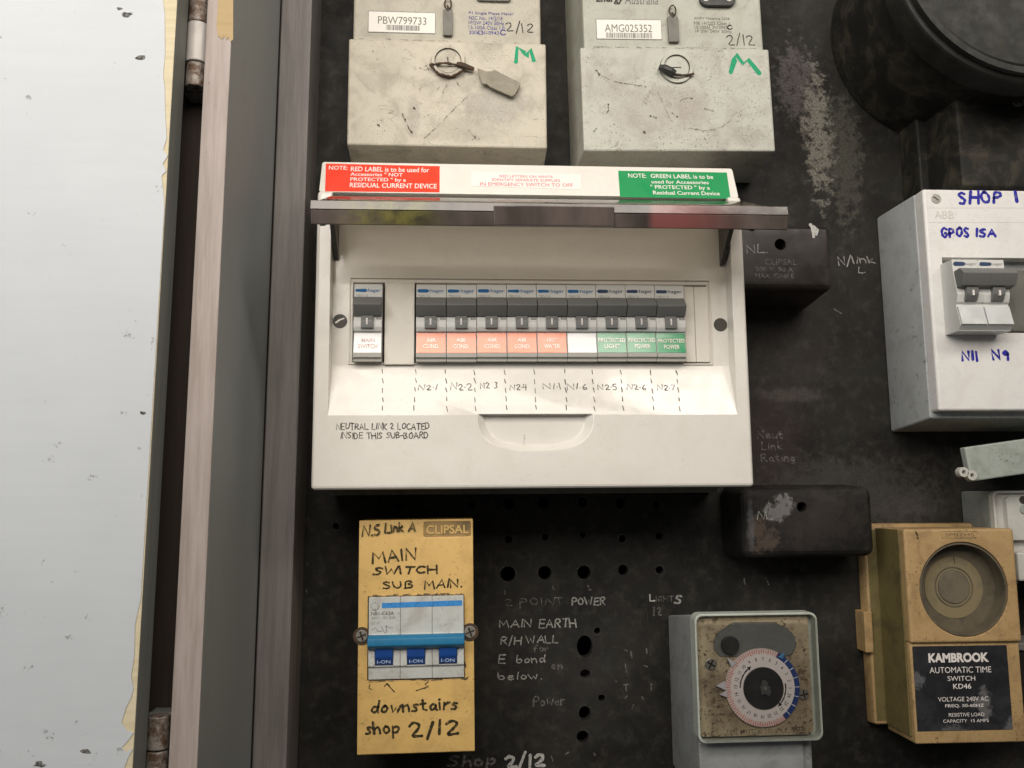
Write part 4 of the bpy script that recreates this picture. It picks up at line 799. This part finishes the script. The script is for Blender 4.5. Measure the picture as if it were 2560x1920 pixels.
u, v = tm.L(1825, 1613, 66); B().cyl(u, v, 5.4, 64.8, 67.2, 28, .5).build('knob', 'black', tm)
du, dv = tm.L(1907, 1719, 66.5); kr = 22.3
B().ring(du, dv, kr*.855, kr, 64.6, 66.6, 96, 63, 305).build('day_ring', 'dial_red', tm); B().ring(du, dv, kr*.855, kr, 64.6, 66.6, 48, -55, 63).build('night_ring', 'dial_blue', tm)
dl_ = B().ring(du, dv, kr*.50, kr*.86, 64.6, 66.75, 96).build('number_ring', 'dial', tm)
nme = bpy.data.meshes.new('numerals'); nb_ = bmesh.new()
for k in range(1, 25):
    a = R(-2+(k-1)*14.9 if k < 24 else -17); m_ = textmesh(str(k), .01); x0, x1, y0, y1 = bounds([v_.co for v_ in m_.vertices])
    for v_ in m_.vertices:
        lx = (v_.co.x-(x0+x1)/2)*2.4; ly = (v_.co.y-(y0+y1)/2)*2.9+kr*.735
        ca, sa = math.cos(a-math.pi/2), math.sin(a-math.pi/2); v_.co = ((du+ca*lx-sa*ly)*S, -66.82*S, (dv+sa*lx+ca*ly)*S)
    nb_.from_mesh(m_); bpy.data.meshes.remove(m_)
nb_.to_mesh(nme); nb_.free(); link('numerals', nme, 'i_dial', dl_)
tk = []; 
for k in range(64):
    a = R(63+(305-63)*k/63); r0 = kr*(.90 if k % 4 else .865); tk.append([(du+r0*math.cos(a), dv+r0*math.sin(a)), (du+kr*.985*math.cos(a), dv+kr*.985*math.sin(a))])
strokes(tm, tk, 66.65, 'i_red', .36, 'dial_ticks')
strokes(tm, [[(du+kr*.865*math.cos(R(a)), dv+kr*.865*math.sin(R(a))), (du+kr*.98*math.cos(R(a)), dv+kr*.98*math.sin(R(a)))] for a in range(-45, 60, 15)], 66.65, 'i_bluewhite', .5, 'dial_ticks')
B().cyl(du+.2, dv-.3, kr*.545, 66.5, 67.6, 48, .3).build('centre_disc', 'black', tm)
b = B(); b.prism([(du+.6+r_*math.cos(R(a_)), dv-.6+r_*math.sin(R(a_))) for a_, r_ in [(k_*20, rnd.uniform(2.4,4.2)+(1.8 if k_ in (4,5,15,16) else 0)) for k_ in range(18)]], 67.6, 68.4, .2); b.build('hub', 'hub', tm); B().cyl(du+.7, dv-.2, 1.2, 68.3, 69.1, 16, .2).build('spindle', 'dull', tm)
for a0, a1 in ((128, 178), (8, -42)):
    arc = [(du+kr*.615*math.cos(R(a0+(a1-a0)*i/14)), dv+kr*.615*math.sin(R(a0+(a1-a0)*i/14))) for i in range(15)]
    e, f_ = (arc[0], arc[1]) if a0 > 100 else (arc[-1], arc[-2]); d_ = (Vector(e)-Vector(f_)).normalized(); n_ = Vector((-d_.y, d_.x)); e = Vector(e)
    o = strokes(tm, [arc], 66.82, 'i_dial', .75, 'arrow'); B().prism([tuple(e+d_*2.4), tuple(e+n_*1.25), tuple(e-n_*1.25)], 66.8, 66.86).build('arrow_head', 'i_dial', o)
for p_, mt in ((((1817,1643),(1841,1657),(1829,1668)),'tripper'),(((1791,1715),(1813,1703),(1816,1727)),'tripper'),(((1800,1737),(1817,1726),(1819,1744)),'tripper'),(((1961,1632),(1946,1642),(1957,1647)),'tripper_blue')):
    B().prism([tm.L(x, y, 67) for x, y in p_], 65.6, 67.4, .15).build('tripper', mt, tm)
screw(tm, *tm.L(1777, 1660, 65), 3.4, 64.9, 'steel', 60); screw(tm, *tm.L(2009, 1736, 65), 3.2, 64.9, 'dull', 10)
el = [tm.L(1801+22*math.cos(a_), 1760+8*math.sin(a_), 65) for a_ in [6.2832*i/24 for i in range(25)]]; strokes(tm, [el], 64.7, 'i_grime', .35, 'maker_oval')
printed(tm, 'MADE IN ENGLAND', tm.box(1762,1783,1845,1790,65), 64.7, 'i_grime'); printed(tm, 'TIME SWITCH 240 V A.C. 50 Hz', tm.box(1815,1822,2015,1835,65), 64.7, 'i_grime')
B().prism(rrect(-hw+1.35, hw-1.35, 1.35, H-1.35, 3.4), 68.6+1.0, 69.9).build('clear_pane', 'pane', tm)

# ================================================================== yellow time switch, bottom right
kx, kz = 318, -153.0
km = T('time_switch', 'tan plug-in time switch with black printed plate and sunken dial, bottom right', 'time switch', kx, kz, -.3)
kl = km.L(2268, 1465, 46)[0]; kr_ = km.L(2545, 1465, 46)[0]; kt = km.L(2400, 1322, 46)[1]; km_ = km.L(2400, 1607, 46)[1]; kb = km.L(2400, 1862, 46)[1]
dc = km.L(2411, 1473, 46)
me = carve(B().box(kl, kr_, km_, kt, 12, 46, 1.6, 3), [B().cyl(dc[0], dc[1], 28.6, 33, 60, 72, rv=29.0, r1=29.6)], .4, 2); link('dial_housing', me, 'tan', km)
B().box(kl+.5, kr_-.5, kb, km_+.5, 8, 43.5, 1.4, 3).build('lower_housing', 'tan', km)
bs = B().frustum((kl-10.0, kr_+4, kb+3, kt+2.6), 0, (kl-8.6, kr_+3, kb+3.5, kt+2.2), 10, 1.8, 3).build('base', 'tan', km)
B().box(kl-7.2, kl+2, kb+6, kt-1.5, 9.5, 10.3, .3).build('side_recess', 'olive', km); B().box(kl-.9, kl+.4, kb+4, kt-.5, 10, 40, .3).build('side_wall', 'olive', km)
B().box(kl-13.5, kl-8, km.L(2180,1632,14)[1], km.L(2180,1530,14)[1], 0, 13, .5).build('clip', 'tan', km)
# sunken dial
B().ring(dc[0], dc[1], 27.6, 28.7, 33.2, 45.2, 72, rv=1.01).build('dial_liner', 'gold', km)
cup = B().cyl(dc[0], dc[1], 28.4, 33.0, 34, 64).build('dial_cup', 'gold', km)
B().ring(dc[0], dc[1], 13.0, 19.5, 34, 34.35, 64).build('dial_ring', 'gold_ring', km); B().ring(dc[0], dc[1], 10.8, 11.8, 34, 34.3, 48).build('inner_ring', 'gold_ring', km); B().cyl(dc[0], dc[1], 10.4, 34, 34.8, 48, .5).build('dial_knob', 'gold_knob', km)
strokes(km, [[(dc[0]+1.5, dc[1]+14.8), (dc[0]+1.2, dc[1]+19.2)]], 34.45, 'i_wire', .5, 'pointer_line')
lg = km.box(2355, 1328, 2443, 1345, 46); strokes(km, [[(lg[0],lg[2]),(lg[1],lg[2]),(lg[1],lg[3]),(lg[0],lg[3]),(lg[0],lg[2])]], 46.08, 'i_grime', .4, 'logo_outline'); printed(km, 'SMITHS', (lg[0]+2, lg[1]-2, lg[2]+1, lg[3]-1), 46.08, 'i_grime', 'embossed_lettering')
strokes(km, [[km.L(x, y, 46) for x, y in q] for q in [[(2290,1331),(2294,1340)],[(2293,1344),(2295,1346)]]], 46.1, 'i_marker', 1.0, 'pen_mark')
bp = km.box(2287, 1614, 2524, 1826, 43.6)
lbp = B().box(bp[0], bp[1], bp[2], bp[3], 43, 43.9, .15).build('label_plate', 'label_black', km)
for s, bx, bo in (('KAMBROOK',(2321,1632,2472,1656),.045),('AUTOMATIC TIME',(2324,1667,2478,1682),.0),('SWITCH',(2369,1690,2438,1702),.0),('KD46',(2383,1709,2428,1722),.01),('VOLTAGE 240V AC',(2345,1742,2471,1753),.0),('FREQ. 50-60HZ',(2363,1760,2460,1769),.01),('RESISTIVE LOAD',(2372,1782,2461,1791),0),('CAPACITY  15 AMPS',(2358,1798,2472,1806),0)):
    printed(lbp, s, km.box(*bx, 44), 44.0, 'i_white', bold=bo)

# ================================================================== things cut off by the right edge
x, z = at(2490, 1150, 60)
gd = T('isolator_cover', 'small grey-green cover askew under the white SHOP 1 enclosure, two eyelets at its corner', 'cover', x, z, 7.5)
B().box(-17.5,60,-11.2,10.5,52,58,.9).build('cover', 'gadget', gd); B().box(22,58,-9,6,0,52,.6).build('back_box', 'gadget_dark', gd)
for px, py in ((2410,1180),(2431,1188)):
    u, v = gd.L(px, py, 62); B().ring(u, v, 1.3, 3.1, 57.5, 62, 24).build('eyelet', 'outlet', gd)
x, z = at(2490, 1320, 36)
ou = T('socket_outlet', 'grey box with rounded white socket plate behind the tan time switch', 'socket', x, z)
q = ou.box(2492, 1226, 2720, 1436, 36)
B().frustum((q[0]-1,q[1],q[2],q[3]),0,(q[0],q[1],q[2],q[3]),30,1.6,3).build('box', 'gadget_dark', ou)
me = carve(B().prism(rrect(q[0],q[1],q[2],q[3],4), 30, 35), [B().prism(rrect(q[0]+1.6,q[1]-2,q[2]+14,q[3]-1.6,3), 32, 50)], .4, 2); link('plate_frame', me, 'outlet', ou)
B().prism(rrect(q[0]+8, q[1]-4, q[2]+22, q[3]-4, 3), 31.5, 36.5, .6).build('socket_face', 'outlet', ou); u, v = ou.L(2560, 1250, 36); B().cyl(u-1, v, 2.6, 36.4, 36.7, 20).build('pin_hole', 'hole', ou); B().cyl(u-1, v-6, 3, 36.4, 37.4, 24, .3).build('cap', 'gadget', ou)
B().box(q[0]+4, q[0]+14, q[2]-6, q[2]+12, 28, 33, .6).build('switch_rocker', 'gadget', ou)
x, z = at(2600, 1415, 40)
wc = T('junction_cover', 'sliver of a white cover right of the tan time switch', 'cover', x, z)
q = wc.box(2546, 1380, 2700, 1452, 40); B().box(*q, 0, 40, 1.2).build('cover', 'outlet', wc)
q = wc.box(2545, 1605, 2700, 1640, 30); x, z = at(2600, 1620, 30)
pc = T('cable_cover', 'sliver of dark mauve cover low at the right edge', 'cover', x, z); q = pc.box(2540, 1606, 2700, 1626, 30); B().box(*q, 0, 30, 1).build('cover', 'mauve', pc); q = pc.box(2550, 1628, 2700, 1800, 30); B().box(*q, 0, 28, 1).build('lower_cover', 'bakelite', pc)

# ================================================================== writing and marks on the black board
for s, bx, mt, wd in (('MAIN',(1249,1550,1328,1567),'i_chalk',.9),('EARTH',(1347,1548,1440,1568),'i_chalk',.9),('R/H',(1252,1592,1302,1611),'i_chalk',.75),('WALL',(1317,1589,1394,1607),'i_chalk',.75),('for',(1333,1612,1372,1630),'i_chalk2',.8),('E',(1246,1638,1262,1659),'i_chalk',.9),('bond',(1290,1638,1362,1657),'i_chalk',.75),('en',(1379,1654,1405,1672),'i_chalk2',.9),('below.',(1246,1681,1354,1699),'i_chalk',.75),
 ('2 POINT',(1262,1495,1410,1513),'i_chalk2',.7),('POWER',(1430,1494,1512,1512),'i_chalk',.9),('L',(1624,1486,1636,1502),'i_chalk3',1.1),('IGHT',(1640,1490,1682,1503),'i_chalk2',.6),('S',(1686,1489,1702,1510),'i_chalk',1.2),('12',(1633,1518,1653,1538),'i_chalk2',.9),('Power',(1334,1740,1410,1764),'i_chalk2',.9),('Shop',(1120,1888,1238,1914),'i_chalk2',1.5),('2/12',(1266,1886,1360,1916),'i_chalk3',2.0),
 ('N/',(2096,640,2124,662),'i_chalk',.9),('link',(2131,640,2186,658),'i_chalk',.8),('L.',(2146,668,2162,682),'i_chalk',.9),('Neut',(1894,1078,1956,1096),'i_chalk2',1.0),('Link',(1904,1104,1954,1124),'i_chalk2',.8),('Rating',(1904,1135,1986,1153),'i_chalk2',.9)):
    hand(board, s, board.box(*bx, 0), .12, mt, wd, name='paint_writing', jitter=.03 if s == '12' else .06, gap=.7 if s == '12' else .22)
tick = [[(1382,1464),(1383,1472),(1388,1474)],[(1470,1464),(1473,1475),(1478,1474)],[(1562,1625),(1568,1627)],[(1577,1628),(1580,1645)],[(1563,1660),(1566,1680)],[(1610,1664),(1618,1666)],[(1538,1700),(1541,1704)],[(1560,1712),(1570,1711)],[(1565,1712),(1565,1726)],[(1628,1710),(1628,1724)],[(1562,1745),(1568,1740)],[(1605,1742),(1608,1748)],[(1583,1762),(1580,1772)],[(1860,1445),(1862,1460)],[(1915,1445),(1922,1462)],[(1616,1622),(1617,1634)],[(1378,1890),(1382,1902)],[(1414,1885),(1422,1880)],[(1485,1882),(1487,1888)],[(1420,1545),(1421,1548)],[(768,1405),(770,1412)],[(766,1474),(768,1482)],[(1262,1478),(1263,1485)],[(1300,1510),(1300,1520)],[(2084,772),(2104,785)]]
strokes(board, [[board.L(x, y, 0) for x, y in q] for q in tick], .12, 'i_chalk2', .9, 'paint_marks')
